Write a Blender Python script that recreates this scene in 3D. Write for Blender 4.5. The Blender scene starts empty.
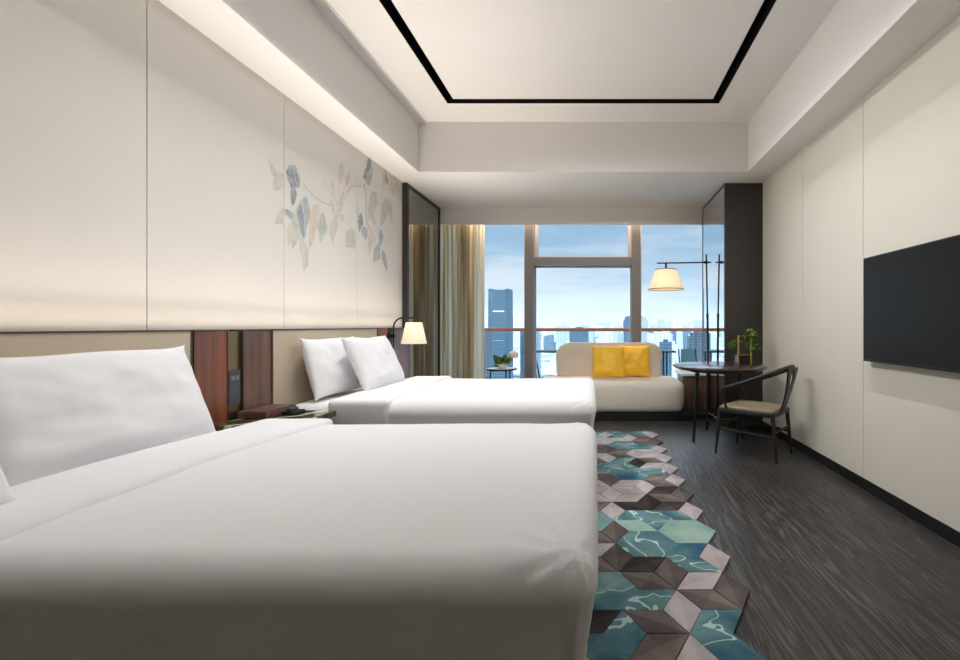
import bpy, bmesh, math, random
from mathutils import Vector, Matrix, noise
rnd = random.Random(7)
PI = math.pi
scn = bpy.context.scene
COL = scn.collection
F = 450.0; CX = 595.0; CY = 326.0; EYE = 1.15

def at_depth(px, py, y):
    return Vector(((px-CX)*y/F, y, EYE-(py-CY)*y/F))
def on_side(px, py, X):
    y = X*F/(px-CX)
    return Vector((X, y, EYE-(py-CY)*y/F))

# ------------------------------------------------------------------ materials
MATS = {}
def srgb(r, g, b):
    f = lambda c: (c/255/12.92 if c/255 <= .04045 else ((c/255+.055)/1.055)**2.4)
    return (f(r), f(g), f(b), 1)

def mat(name, col, rough=.6, metal=0, bump=0, bscale=200, vary=0, vscale=3, spec=.5, coat=0, stretch=(1,1,1), sheen=0):
    m = bpy.data.materials.new(name); m.use_nodes = True
    nt = m.node_tree; b = nt.nodes['Principled BSDF']
    b.inputs['Base Color'].default_value = col
    b.inputs['Roughness'].default_value = rough
    b.inputs['Metallic'].default_value = metal
    b.inputs['Specular IOR Level'].default_value = spec
    b.inputs['Coat Weight'].default_value = coat
    b.inputs['Sheen Weight'].default_value = sheen
    tc = nt.nodes.new('ShaderNodeTexCoord'); mp = nt.nodes.new('ShaderNodeMapping')
    mp.inputs['Scale'].default_value = stretch
    nt.links.new(tc.outputs['Object'], mp.inputs['Vector'])
    if vary:
        n = nt.nodes.new('ShaderNodeTexNoise'); n.inputs['Scale'].default_value = vscale; n.inputs['Detail'].default_value = 6
        nt.links.new(mp.outputs[0], n.inputs['Vector'])
        mx = nt.nodes.new('ShaderNodeMix'); mx.data_type = 'RGBA'
        mx.inputs[6].default_value = tuple(c*(1-vary) for c in col[:3])+(1,)
        mx.inputs[7].default_value = tuple(min(1, c*(1+vary)) for c in col[:3])+(1,)
        nt.links.new(n.outputs['Fac'], mx.inputs[0]); nt.links.new(mx.outputs[2], b.inputs['Base Color'])
    if bump:
        n2 = nt.nodes.new('ShaderNodeTexNoise'); n2.inputs['Scale'].default_value = bscale; n2.inputs['Detail'].default_value = 3
        nt.links.new(mp.outputs[0], n2.inputs['Vector'])
        bp = nt.nodes.new('ShaderNodeBump'); bp.inputs['Strength'].default_value = bump; bp.inputs['Distance'].default_value = .002
        nt.links.new(n2.outputs['Fac'], bp.inputs['Height']); nt.links.new(bp.outputs[0], b.inputs['Normal'])
    MATS[name] = m
    return m

def wood(name, c1, c2, rough=.35, scale=(1,1,.08), nscale=18, coat=.2):
    m = mat(name, c1, rough, coat=coat)
    nt = m.node_tree; b = nt.nodes['Principled BSDF']; mp = [n for n in nt.nodes if n.type == 'MAPPING'][0]
    mp.inputs['Scale'].default_value = scale
    n = nt.nodes.new('ShaderNodeTexNoise'); n.inputs['Scale'].default_value = nscale; n.inputs['Detail'].default_value = 8; n.inputs['Distortion'].default_value = .6
    nt.links.new(mp.outputs[0], n.inputs['Vector'])
    r = nt.nodes.new('ShaderNodeValToRGB'); r.color_ramp.elements[0].position = .33; r.color_ramp.elements[1].position = .68
    r.color_ramp.elements[0].color = c1; r.color_ramp.elements[1].color = c2
    nt.links.new(n.outputs['Fac'], r.inputs[0]); nt.links.new(r.outputs[0], b.inputs['Base Color'])
    return m

M_wallL = mat('wall_fabric', srgb(225, 220, 213), .85, bump=.25, bscale=500, vary=.02, vscale=2, spec=.2)
M_wallR = mat('wall_fabric_cream', srgb(226, 221, 208), .85, bump=.25, bscale=500, vary=.02, vscale=2, spec=.2)
M_white = mat('white_paint', srgb(232, 229, 226), .8, spec=.2, bump=.05, bscale=60)
M_gap = mat('seam_dark', srgb(52, 44, 38), .9, spec=.1)
M_black = mat('black_channel', srgb(20, 20, 21), .6, spec=.3, bump=.2, bscale=80)
M_linen = mat('white_linen', srgb(238, 237, 238), .85, bump=.1, bscale=350, spec=.15, sheen=.15)
M_pillow = mat('white_cotton', srgb(240, 240, 242), .85, bump=.08, bscale=250, spec=.15, sheen=.15)
M_headfab = mat('headboard_leather', srgb(192, 179, 158), .65, bump=.25, bscale=300, vary=.03, vscale=4, spec=.3)
M_wood_red = wood('red_walnut', srgb(98, 50, 30), srgb(150, 84, 52), .45)
M_wood_brown = wood('brown_walnut', srgb(84, 60, 50), srgb(122, 90, 76), .4)
M_wood_top = wood('table_walnut', srgb(56, 44, 38), srgb(92, 74, 62), .22, scale=(1,.12,1), nscale=30)
M_bronze = mat('bronze_metal', srgb(128, 112, 84), .3, metal=.9, bump=.05, bscale=30, stretch=(1,1,.1))
M_bronze_d = mat('dark_bronze', srgb(58, 47, 39), .4, metal=.6)
M_trimb = mat('brown_metal_trim', srgb(92, 76, 62), .45, metal=.3)
M_brass = mat('brass', srgb(205, 165, 92), .28, metal=1)
M_darkmetal = mat('charcoal_metal', srgb(44, 43, 43), .4, metal=.5)
M_darkpanel = mat('dark_lacquer', srgb(56, 51, 48), .35, vary=.05, vscale=8, spec=.5)
M_mirror_d = mat('smoked_mirror', (.42, .42, .42, 1), .02, metal=1)
M_mirror_l = mat('grey_mirror', (.80, .82, .84, 1), .015, metal=1)
M_sofa = mat('sofa_fabric', srgb(220, 210, 196), .9, bump=.5, bscale=260, vary=.12, vscale=120, spec=.15, stretch=(1,1,3), sheen=.2)
M_sofab = mat('sofa_back_fabric', srgb(206, 195, 177), .9, bump=.5, bscale=260, vary=.12, vscale=120, spec=.15, stretch=(1,1,3), sheen=.2)
M_yellow = mat('yellow_satin', srgb(246, 190, 34), .5, bump=.15, bscale=120, vary=.04, vscale=8, sheen=.3)
M_chairwood = mat('black_stained_wood', srgb(36, 34, 33), .4, vary=.15, vscale=30, stretch=(1,1,.1))
M_seatpad = mat('olive_leather', srgb(140, 126, 102), .45, bump=.2, bscale=180)
M_plate = mat('grey_socket_plate', srgb(66, 70, 78), .35)
M_mark = mat('socket_mark', srgb(190, 190, 188), .5)
M_screen = mat('tv_screen', srgb(36, 36, 36), .35, spec=.12)
M_bezel = mat('tv_bezel', srgb(18, 18, 20), .3)
M_mullion = mat('mullion_bronze', srgb(122, 116, 111), .5, metal=.0)
M_mullion_d = mat('window_frame_grey', srgb(70, 70, 74), .45, metal=.3)
M_rail = mat('brown_handrail', srgb(172, 102, 78), .5)
M_frame = mat('window_frame_light', srgb(178, 176, 172), .5)
M_marble_w = mat('white_marble', srgb(214, 212, 208), .25, vary=.06, vscale=6)
M_leaf = mat('leaf_green', srgb(74, 108, 40), .5, vary=.3, vscale=30)
M_leaf_l = mat('leaf_light', srgb(140, 168, 78), .5, vary=.2, vscale=30)
M_petal = mat('peony_petal', srgb(255, 250, 238), .6, vary=.02, vscale=30)
M_vase = mat('white_porcelain', srgb(232, 234, 236), .15)
M_box_black = mat('black_box', srgb(22, 24, 28), .25)
M_teal_f = mat('teal_fabric', srgb(96, 128, 130), .8, bump=.3)
M_conc = mat('balcony_concrete', srgb(215, 214, 210), .8, vary=.04, vscale=5)
M_skirt = mat('baseboard_black', srgb(22, 22, 24), .45)
M_bedbase = mat('bed_base_fabric', srgb(120, 108, 94), .85)

def m_glass():
    m = bpy.data.materials.new('window_glass'); m.use_nodes = True; nt = m.node_tree
    nt.nodes.remove(nt.nodes['Principled BSDF']); out = nt.nodes['Material Output']
    t = nt.nodes.new('ShaderNodeBsdfTransparent'); t.inputs[0].default_value = (.95, .975, .985, 1)
    g = nt.nodes.new('ShaderNodeBsdfGlossy'); g.inputs['Roughness'].default_value = .0
    fr = nt.nodes.new('ShaderNodeFresnel'); fr.inputs[0].default_value = 1.25
    mx = nt.nodes.new('ShaderNodeMixShader')
    nt.links.new(fr.outputs[0], mx.inputs[0]); nt.links.new(t.outputs[0], mx.inputs[1]); nt.links.new(g.outputs[0], mx.inputs[2])
    nt.links.new(mx.outputs[0], out.inputs[0]); return m
M_glass = m_glass()

def m_floor():
    m = mat('dark_oak_floor', srgb(60, 56, 54), .38, spec=.45)
    nt = m.node_tree; b = nt.nodes['Principled BSDF']
    tc = [n for n in nt.nodes if n.type == 'TEX_COORD'][0]; mp = [n for n in nt.nodes if n.type == 'MAPPING'][0]
    # planks run along y; brick rows across x
    mp.inputs['Rotation'].default_value = (0, 0, PI/2)
    br = nt.nodes.new('ShaderNodeTexBrick'); br.offset = .37
    br.inputs['Color1'].default_value = (.2, .2, .2, 1); br.inputs['Color2'].default_value = (.8, .8, .8, 1); br.inputs['Mortar'].default_value = (0, 0, 0, 1)
    br.inputs['Scale'].default_value = 1; br.inputs['Mortar Size'].default_value = .0015
    br.inputs['Brick Width'].default_value = 1.5; br.inputs['Row Height'].default_value = .19
    nt.links.new(mp.outputs[0], br.inputs['Vector'])
    mp2 = nt.nodes.new('ShaderNodeMapping'); mp2.inputs['Scale'].default_value = (7, .30, 1)
    nt.links.new(tc.outputs['Object'], mp2.inputs['Vector'])
    add = nt.nodes.new('ShaderNodeVectorMath'); add.operation = 'MULTIPLY_ADD'
    add.inputs[1].default_value = (7, 7, 7)
    nt.links.new(br.outputs['Color'], add.inputs[0]); nt.links.new(mp2.outputs[0], add.inputs[2])
    w = nt.nodes.new('ShaderNodeTexNoise'); w.inputs['Scale'].default_value = 2.2; w.inputs['Detail'].default_value = 3; w.inputs['Distortion'].default_value = .8
    nt.links.new(add.outputs[0], w.inputs['Vector'])
    # contour rings of a stretched noise -> cathedral grain
    mth = nt.nodes.new('ShaderNodeMath'); mth.operation = 'MULTIPLY'; mth.inputs[1].default_value = 60
    sn = nt.nodes.new('ShaderNodeMath'); sn.operation = 'SINE'
    nt.links.new(w.outputs['Fac'], mth.inputs[0]); nt.links.new(mth.outputs[0], sn.inputs[0])
    ab = nt.nodes.new('ShaderNodeMapRange'); ab.inputs['From Min'].default_value = .1; ab.inputs['From Max'].default_value = 1
    nt.links.new(sn.outputs[0], ab.inputs['Value'])
    n3 = nt.nodes.new('ShaderNodeTexNoise'); n3.inputs['Scale'].default_value = 14; n3.inputs['Detail'].default_value = 5
    mp3 = nt.nodes.new('ShaderNodeMapping'); mp3.inputs['Scale'].default_value = (6, .35, 1)
    nt.links.new(tc.outputs['Object'], mp3.inputs['Vector']); nt.links.new(mp3.outputs[0], n3.inputs['Vector'])
    mlt = nt.nodes.new('ShaderNodeMath'); mlt.operation = 'MULTIPLY'
    nt.links.new(ab.outputs[0], mlt.inputs[0]); nt.links.new(n3.outputs['Fac'], mlt.inputs[1])
    r = nt.nodes.new('ShaderNodeValToRGB')
    r.color_ramp.elements[0].color = srgb(47, 44, 43); r.color_ramp.elements[1].color = srgb(104, 98, 92); r.color_ramp.elements[1].position = .75
    nt.links.new(mlt.outputs[0], r.inputs[0])
    tone = nt.nodes.new('ShaderNodeMix'); tone.data_type = 'RGBA'; tone.blend_type = 'MULTIPLY'; tone.inputs[0].default_value = .9
    mr = nt.nodes.new('ShaderNodeMapRange'); mr.inputs['To Min'].default_value = .55; mr.inputs['To Max'].default_value = 1.05
    nt.links.new(br.outputs['Color'], mr.inputs['Value'])
    nt.links.new(r.outputs[0], tone.inputs[6]); nt.links.new(mr.outputs[0], tone.inputs[7])
    nt.links.new(tone.outputs[2], b.inputs['Base Color'])
    bp = nt.nodes.new('ShaderNodeBump'); bp.inputs['Strength'].default_value = .35; bp.inputs['Distance'].default_value = .002
    nt.links.new(mlt.outputs[0], bp.inputs['Height']); nt.links.new(bp.outputs[0], b.inputs['Normal'])
    return m
M_floor = m_floor()

def m_emit_shade(name, col, strength):
    # lamp shade: thin fabric, lit from within
    m = bpy.data.materials.new(name); m.use_nodes = True; nt = m.node_tree; b = nt.nodes['Principled BSDF']
    b.inputs['Base Color'].default_value = srgb(226, 208, 176); b.inputs['Roughness'].default_value = .9
    b.inputs['Emission Color'].default_value = col; b.inputs['Emission Strength'].default_value = strength
    return m
M_shade = m_emit_shade('lit_lamp_shade', (1, .72, .42, 1), .5)
M_shade2 = m_emit_shade('lit_wall_lamp_shade', (1, .84, .62, 1), .42)

def m_curtain(name, c1, c2, trans=.35, transp=0.0):
    m = bpy.data.materials.new(name); m.use_nodes = True; nt = m.node_tree
    out = nt.nodes['Material Output']; nt.nodes.remove(nt.nodes['Principled BSDF'])
    tc = nt.nodes.new('ShaderNodeTexCoord'); mp = nt.nodes.new('ShaderNodeMapping'); mp.inputs['Scale'].default_value = (1, .3, .02)
    n = nt.nodes.new('ShaderNodeTexNoise'); n.inputs['Scale'].default_value = 26; n.inputs['Detail'].default_value = 5
    nt.links.new(tc.outputs['Object'], mp.inputs[0]); nt.links.new(mp.outputs[0], n.inputs['Vector'])
    r = nt.nodes.new('ShaderNodeValToRGB'); r.color_ramp.elements[0].color = c1; r.color_ramp.elements[1].color = c2
    r.color_ramp.elements[0].position = .35; r.color_ramp.elements[1].position = .65
    nt.links.new(n.outputs['Fac'], r.inputs[0])
    d = nt.nodes.new('ShaderNodeBsdfDiffuse'); t = nt.nodes.new('ShaderNodeBsdfTranslucent')
    nt.links.new(r.outputs[0], d.inputs[0]); nt.links.new(r.outputs[0], t.inputs[0])
    mx = nt.nodes.new('ShaderNodeMixShader'); mx.inputs[0].default_value = trans
    nt.links.new(d.outputs[0], mx.inputs[1]); nt.links.new(t.outputs[0], mx.inputs[2])
    last = mx
    if transp:
        tr = nt.nodes.new('ShaderNodeBsdfTransparent'); m2 = nt.nodes.new('ShaderNodeMixShader'); m2.inputs[0].default_value = transp
        nt.links.new(mx.outputs[0], m2.inputs[1]); nt.links.new(tr.outputs[0], m2.inputs[2]); last = m2
    nt.links.new(last.outputs[0], out.inputs[0]); return m
M_drape = m_curtain('olive_striped_drape', srgb(206, 192, 164), srgb(255, 250, 238), .6, .08)
M_sheer = m_curtain('pale_sheer', srgb(232, 222, 200), srgb(255, 250, 238), .55, .15)

def m_ink(name, c1, c2, scale=14):
    m = mat(name, c1, .9, spec=.1)
    nt = m.node_tree; b = nt.nodes['Principled BSDF']; mp = [n for n in nt.nodes if n.type == 'MAPPING'][0]
    n = nt.nodes.new('ShaderNodeTexNoise'); n.inputs['Scale'].default_value = scale; n.inputs['Detail'].default_value = 4; n.inputs['Distortion'].default_value = 1
    nt.links.new(mp.outputs[0], n.inputs['Vector'])
    r = nt.nodes.new('ShaderNodeValToRGB'); r.color_ramp.elements[0].color = c1; r.color_ramp.elements[1].color = c2
    r.color_ramp.elements[0].position = .3; r.color_ramp.elements[1].position = .7
    nt.links.new(n.outputs['Fac'], r.inputs[0]); nt.links.new(r.outputs[0], b.inputs['Base Color'])
    return m
INK = [m_ink('ink_slate', srgb(128, 134, 142), srgb(180, 184, 186)),
       m_ink('ink_bluegrey', srgb(158, 168, 172), srgb(190, 196, 196)),
       m_ink('ink_sage', srgb(186, 188, 174), srgb(212, 210, 198)),
       m_ink('ink_pale', srgb(202, 198, 188), srgb(216, 211, 202)),
       m_ink('ink_ochre', srgb(206, 190, 170), srgb(222, 212, 198)),
       m_ink('ink_white', srgb(230, 225, 217), srgb(236, 232, 224))]

# ------------------------------------------------------------------ mesh builder
class MB:
    def __init__(s): s.bm = bmesh.new(); s.mi = 0
    def _tag(s, faces):
        for f in faces: f.material_index = s.mi
    def box(s, a, b, bev=0, seg=2):
        r = bmesh.ops.create_cube(s.bm, size=1); vs = r['verts']
        a = Vector(a); b = Vector(b); c = (a+b)/2; d = b-a
        for v in vs: v.co = Vector((v.co.x*d.x+c.x, v.co.y*d.y+c.y, v.co.z*d.z+c.z))
        fs = set(f for v in vs for f in v.link_faces); s._tag(fs)
        if bev:
            es = list(set(e for v in vs for e in v.link_edges))
            q = bmesh.ops.bevel(s.bm, geom=es, offset=bev, segments=seg, profile=.5, affect='EDGES')
            s._tag(q['faces'])
        return s
    def tube(s, pts, rad, n=10, cap=True, flat=None):
        pts = [Vector(p) for p in pts]; k = len(pts)
        if not isinstance(rad, (list, tuple)): rad = [rad]*k
        t0 = (pts[1]-pts[0]).normalized()
        up = Vector((0, 0, 1)) if abs(t0.z) < .9 else Vector((0, 1, 0))
        nrm = (up - t0*up.dot(t0)).normalized(); rings = []
        for i, p in enumerate(pts):
            t = (pts[min(i+1, k-1)]-pts[max(i-1, 0)]).normalized()
            nrm = (nrm - t*nrm.dot(t)).normalized(); bi = t.cross(nrm)
            fx, fy = (1, 1) if flat is None else flat
            rings.append([s.bm.verts.new(p + nrm*math.cos(2*PI*j/n)*rad[i]*fx + bi*math.sin(2*PI*j/n)*rad[i]*fy) for j in range(n)])
        fs = []
        for i in range(k-1):
            for j in range(n):
                fs.append(s.bm.faces.new((rings[i][j], rings[i][(j+1) % n], rings[i+1][(j+1) % n], rings[i+1][j])))
        if cap: fs.append(s.bm.faces.new(rings[0][::-1])); fs.append(s.bm.faces.new(rings[-1]))
        s._tag(fs); return s
    def lathe(s, prof, c=(0, 0, 0), n=32, cap=True, sx=1, sy=1):
        c = Vector(c); rings = []
        for r, z in prof:
            rings.append([s.bm.verts.new(c+Vector((r*math.cos(2*PI*j/n)*sx, r*math.sin(2*PI*j/n)*sy, z))) for j in range(n)])
        fs = []
        for i in range(len(prof)-1):
            for j in range(n):
                fs.append(s.bm.faces.new((rings[i][j], rings[i][(j+1) % n], rings[i+1][(j+1) % n], rings[i+1][j])))
        if cap: fs.append(s.bm.faces.new(rings[0][::-1])); fs.append(s.bm.faces.new(rings[-1]))
        s._tag(fs); return s
    def poly(s, pts, thick=None):
        vs = [s.bm.verts.new(p) for p in pts]; f = s.bm.faces.new(vs); s._tag([f])
        if thick:
            t = Vector(thick); lo = [s.bm.verts.new(Vector(p)+t) for p in pts]; k = len(pts)
            fs = [s.bm.faces.new(lo[::-1])]
            for i in range(k): fs.append(s.bm.faces.new((vs[i], lo[i], lo[(i+1) % k], vs[(i+1) % k])))
            s._tag(fs)
        return s
    def grid(s, fn, nu, nv, wrapu=False):
        g = [[s.bm.verts.new(fn(i/nu, j/nv)) for j in range(nv+1)] for i in range(nu if wrapu else nu+1)]
        fs = []
        for i in range(nu):
            for j in range(nv):
                a = g[i]; b = g[(i+1) % len(g)]
                fs.append(s.bm.faces.new((a[j], b[j], b[j+1], a[j+1])))
        s._tag(fs); return s
    def build(s, name, mats, parent=None, smooth=False, subd=0, fixn=True):
        if fixn: bmesh.ops.recalc_face_normals(s.bm, faces=s.bm.faces)
        vs = s.bm.verts
        if parent is None:
            xs = [v.co.x for v in vs]; ys = [v.co.y for v in vs]; zs = [v.co.z for v in vs]
            o0 = Vector(((min(xs)+max(xs))/2, (min(ys)+max(ys))/2, min(zs)))
        else: o0 = world_loc(parent)
        for v in vs: v.co -= o0
        me = bpy.data.meshes.new(name); s.bm.to_mesh(me); s.bm.free()
        if not isinstance(mats, (list, tuple)): mats = [mats]
        for m in mats: me.materials.append(m)
        if smooth:
            for p in me.polygons: p.use_smooth = True
            try: me.set_sharp_from_angle(angle=math.radians(smooth if smooth > 1 else 40))
            except Exception: pass
        o = bpy.data.objects.new(name, me); COL.objects.link(o)
        if parent is None: o.location = o0
        else: o.parent = parent
        if subd:
            md = o.modifiers.new('s', 'SUBSURF'); md.levels = subd; md.render_levels = subd
        return o
def world_loc(o):
    v = Vector(o.location); p = o.parent
    while p: v += Vector(p.location); p = p.parent
    return v
def tag(o, label=None, cat=None, group=None, kind=None):
    if label: o['label'] = label
    if cat: o['category'] = cat
    if group: o['group'] = group
    if kind: o['kind'] = kind
    return o
def thing(name, loc, label, cat, group=None, kind=None):
    o = bpy.data.objects.new(name, None); COL.objects.link(o); o.location = loc; o.empty_display_size = .1
    return tag(o, label, cat, group, kind)
def struct(o, label=None): return tag(o, label, kind='structure')
def box(name, a, b, m, parent=None, bev=0, smooth=False):
    return MB().box(a, b, bev).build(name, m, parent, smooth=smooth)
def place(t, loc, rz):      # after building around the origin
    t.location = loc; t.rotation_euler = (0, 0, rz)

# ------------------------------------------------------------------ the room
XL, XR = -2.16, 1.89; YB = -2.2; YG = 6.54; ZS = 2.76; ZC = 3.28; YBH = 4.70; SL = -1.85; SR = 1.60
struct(box('floor', (XL-.1, YB-.1, -.12), (XR+.1, YG+.2, 0), M_floor))
wl = struct(box('wall_left', (XL-.12, YB-.1, -.1), (XL-.012, YG+.2, 3.4), M_gap))
seamsL = [YB, -1.66, -.70, .255, 1.212, 2.17, 3.126, 4.084, 5.04]
for a, b in zip(seamsL[:-1], seamsL[1:]):
    box('wall_panel', (XL-.02, a+.0022, -.05), (XL, b-.0022, 2.80), M_wallL, wl, .002)
box('wall_panel', (XL-.02, 5.042, -.05), (XL-.004, YG+.15, 2.80), M_white, wl)
wr = struct(box('wall_right', (XR+.012, YB-.1, -.1), (XR+.12, YG+.2, 3.4), M_gap))
seamsR = [YB, -1.61, -.65, .30, 1.257, 2.214, 3.171, 4.10, 5.075]
for a, b in zip(seamsR[:-1], seamsR[1:]):
    box('wall_panel', (XR, a+.002, .08), (XR+.02, b-.002, 2.80), M_wallR, wr, .002)
box('wall_panel', (XR+.004, 5.077, .08), (XR+.02, YG+.15, 2.80), M_white, wr)
struct(box('baseboard_right', (XR-.002, YB, 0), (XR+.013, 5.06, .08), M_skirt))
struct(box('wall_back', (XL-.12, YB-.22, -.1), (XR+.12, YB, 3.4), M_wallR))

# ceiling with its recessed black channel
SX0, SX1, SY0, SY1, SW = -1.41, 1.185, .75, 4.30, .078
c = MB(); t = ZC+.22
c.box((SL-.4, YB-.2, ZC), (SX0, YBH+.3, t)); c.box((SX1, YB-.2, ZC), (SR+.4, YBH+.3, t))
c.box((SX0, YB-.2, ZC), (SX1, SY0, t)); c.box((SX0, SY1, ZC), (SX1, YBH+.3, t))
c.box((SX0+SW, SY0+SW, ZC), (SX1-SW, SY1-SW, t))
ceil = struct(c.build('ceiling', M_white))
c = MB()
e = .0015; zt = ZC+.19; z0 = ZC+.0005
c.box((SX0, SY0, zt), (SX1, SY0+SW, zt+.02)); c.box((SX0, SY1-SW, zt), (SX1, SY1, zt+.02))
c.box((SX0, SY0+SW, zt), (SX0+SW, SY1-SW, zt+.02)); c.box((SX1-SW, SY0+SW, zt), (SX1, SY1-SW, zt+.02))
for (a, b) in (((SX0, SY0), (SX0+e, SY1)), ((SX1-e, SY0), (SX1, SY1)), ((SX0, SY0), (SX1, SY0+e)), ((SX0, SY1-e), (SX1, SY1)),
               ((SX0+SW-e, SY0+SW), (SX0+SW, SY1-SW)), ((SX1-SW, SY0+SW), (SX1-SW+e, SY1-SW)), ((SX0+SW, SY0+SW-e), (SX1-SW, SY0+SW)), ((SX0+SW, SY1-SW), (SX1-SW, SY1-SW+e))):
    c.box((a[0], a[1], z0-.004), (b[0], b[1], zt))
struct(c.build('trim_1', M_black))
struct(box('ceiling_left', (XL-.1, YB-.1, ZS), (SL, YBH, ZC+.1), M_white))
struct(box('ceiling_right', (SR, YB-.1, ZS), (XR+.1, YBH, ZC+.1), M_white))
struct(box('ceiling_bay', (XL-.1, YBH, ZS), (XR+.1, 6.16, ZC+.1), M_white))
struct(box('ceiling_recess', (XL-.1, 6.16, 2.90), (XR+.1, YG+.3, ZC+.1), M_white))
struct(box('trim_2', (XL, 6.14, ZS-.225), (XR, 6.162, ZS+.16), M_white))        # curtain pelmet
struct(box('trim_3', (SL, YB, ZC-.013), (SL+.095, YBH, ZC+.002), M_white, bev=.004))
struct(box('trim_4', (SL-.001, YB, ZS+.001), (SL+.006, YBH, ZS+.035), M_white, bev=.002))
struct(box('trim_5', (SR-.006, YB, ZS+.001), (SR+.001, YBH, ZS+.035), M_white, bev=.002))
struct(box('ceiling_slab', (XL-.12, YB-.22, 3.5), (XR+.12, YG+.3, 3.6), M_white))

# raised bay platform with its black edge
pf = struct(box('floor_bay', (XL, 5.80, 0), (XR, YG+.1, .083), M_marble_w))
struct(box('trim_6', (XL, 5.44, 0), (1.9, 5.80, .0845), M_skirt))

# --- dark column with a mirrored side at the right, mirror panel at the left
col = thing('mirrored_column', (1.67, 5.6, 0), 'dark lacquered full-height column with mirrored side right of the window', 'column', kind='structure')
box('column_body', (1.474, 5.072, 0), (XR+.002, 6.14, ZS), M_darkpanel, col)
box('mirror', (1.466, 5.10, .085), (1.474, 6.12, ZS-.005), M_mirror_l, col)
fr = MB(); fr.box((1.462, 5.072, 0), (1.474, 5.10, ZS)); fr.box((1.462, 6.11, .085), (1.474, 6.138, ZS-.001)); fr.box((1.462, 5.1, ZS-.03), (1.474, 6.11, ZS-.001))
fr.build('mirror_frame', M_mullion_d, col)
mp_ = thing('mirror_panel', (-2.13, 5.6, .085), 'tall dark-framed smoked mirror panel on left wall before the curtain', 'mirror')
box('panel_backing', (XL+.0005, 5.045, .0), (-2.122, 6.135, ZS-.001), M_darkpanel, mp_)
box('mirror_glass', (-2.122, 5.10, .1), (-2.118, 6.10, ZS-.04), M_mirror_d, mp_)
fr = MB(); fr.box((-2.122, 5.045, 0), (-2.108, 5.10, ZS-.001)); fr.box((-2.122, 6.10, .085), (-2.108, 6.135, ZS-.001))
fr.box((-2.122, 5.1, ZS-.04), (-2.108, 6.10, ZS-.001)); fr.build('frame', M_bronze_d, mp_)

# ------------------------------------------------------------------ window wall
win = thing('window_1', (0, YG, 0), None, None, kind='structure')
MY0, MY1 = 6.30, 6.50
mu = MB()
for px0, px1 in ((524.5, 533.5), (632, 640.5)):
    x0 = (px0-CX)*MY0/F; x1 = (px1-CX)*MY0/F
    mu.box((x0, MY0, .083), (x1, MY1, 2.90), .004)
xl1 = (533.5-CX)*MY0/F; xr0 = (632-CX)*MY0/F
ztr0 = EYE+(326-265)*MY0/F; ztr1 = EYE+(326-257)*MY0/F
mu.box((xl1, MY0, ztr0), (xr0, MY1, ztr1), .004)
mu.build('mullion', M_mullion, win)
ff = MB()
def pane_frame(x0, x1, z0, z1, w, y=YG-.07, d=.06):
    ff.box((x0, y, z0), (x0+w, y+d, z1)); ff.box((x1-w, y, z0), (x1, y+d, z1))
    ff.box((x0+w, y, z0), (x1-w, y+d, z0+w)); ff.box((x0+w, y, z1-w), (x1-w, y+d, z1))
pane_frame(xl1, xr0, ztr1-.01, 2.90, .045); pane_frame(xl1, xr0, .083, ztr0, .012)
pane_frame(XL, (524.5-CX)*MY0/F, .083, 2.9, .03); pane_frame((640.5-CX)*MY0/F, XR, .083, 2.9, .03)
ff.build('window_frame', M_frame, win)
g = MB()
for x0, x1, z0, z1 in ((XL, -.98, .1, 2.88), (xl1, xr0, .1, ztr0), (xl1, xr0, ztr1, 2.88), (.62, XR, .1, 2.88)):
    g.box((x0+.03, YG-.045, z0), (x1-.03, YG-.037, z1))
g.build('window_glass', M_glass, win)

# balcony outside
bal = thing('balcony', (0, 7.2, -.1), 'concrete balcony outside the window', 'balcony', kind='structure')
box('balcony_floor', (XL-1.5, YG+.06, -.15), (XR+1.5, 7.9, -.002), M_conc, bal)
rl = thing('balcony_railing', (0, 7.8, 0), 'brown handrail on a glass guard beyond the window', 'railing')
zr = EYE - (329.6-CY)*7.8/F
MB().box((XL-1.5, 7.77, zr-.03), (XR+1.5, 7.84, zr+.028), .008).build('handrail', M_rail, rl)
g = MB()
for k in range(5):
    g.box((XL-1.4+k*1.38, 7.80, .02), (XL-1.4+k*1.38+1.36, 7.81, zr-.03))
g.build('glass_guard', M_glass, rl)

ot = thing('outdoor_table', (.05, 7.2, 0), 'long thin black table with slanted legs outside the window, behind the sofa', 'table')
MB().box((-1.13, 6.98, .735), (1.26, 7.42, .76), .006).build('tabletop', M_darkmetal, ot)
for sx, xx in ((-1, -1.0), (1, 1.12)):
    for yy in (7.03, 7.37):
        MB().tube([(xx, yy, .74), (xx-sx*.16*(1 if sx < 0 else -1)*(1), yy, -.001)] if sx < 0 else [(xx, yy, .74), (xx, yy, -.001)], .014, 8).build('leg', M_darkmetal, ot)
oc = thing('outdoor_chair', (1.5, 7.2, 0), 'small teal fabric chair with dark frame outside the window by the column', 'chair')
MB().box((1.36, 6.98, .38), (1.70, 7.36, .44), .02).build('seat', M_teal_f, oc, smooth=True)
bk = MB(); bk.poly([(1.40, 7.33, .44), (1.66, 7.33, .44), (1.64, 7.42, .77), (1.42, 7.42, .77)], (0, .03, 0)); bk.build('backrest', M_teal_f, oc)
for xx, yy in ((1.38, 7.0), (1.68, 7.0), (1.39, 7.35), (1.67, 7.35)):
    MB().tube([(xx, yy, -.001), (xx, yy, .40)] if yy < 7.1 else [(xx, yy, -.001), (xx, yy, .40), (xx-.01, 7.43, .77)], .012, 8).build('leg', M_darkmetal, oc)

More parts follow.
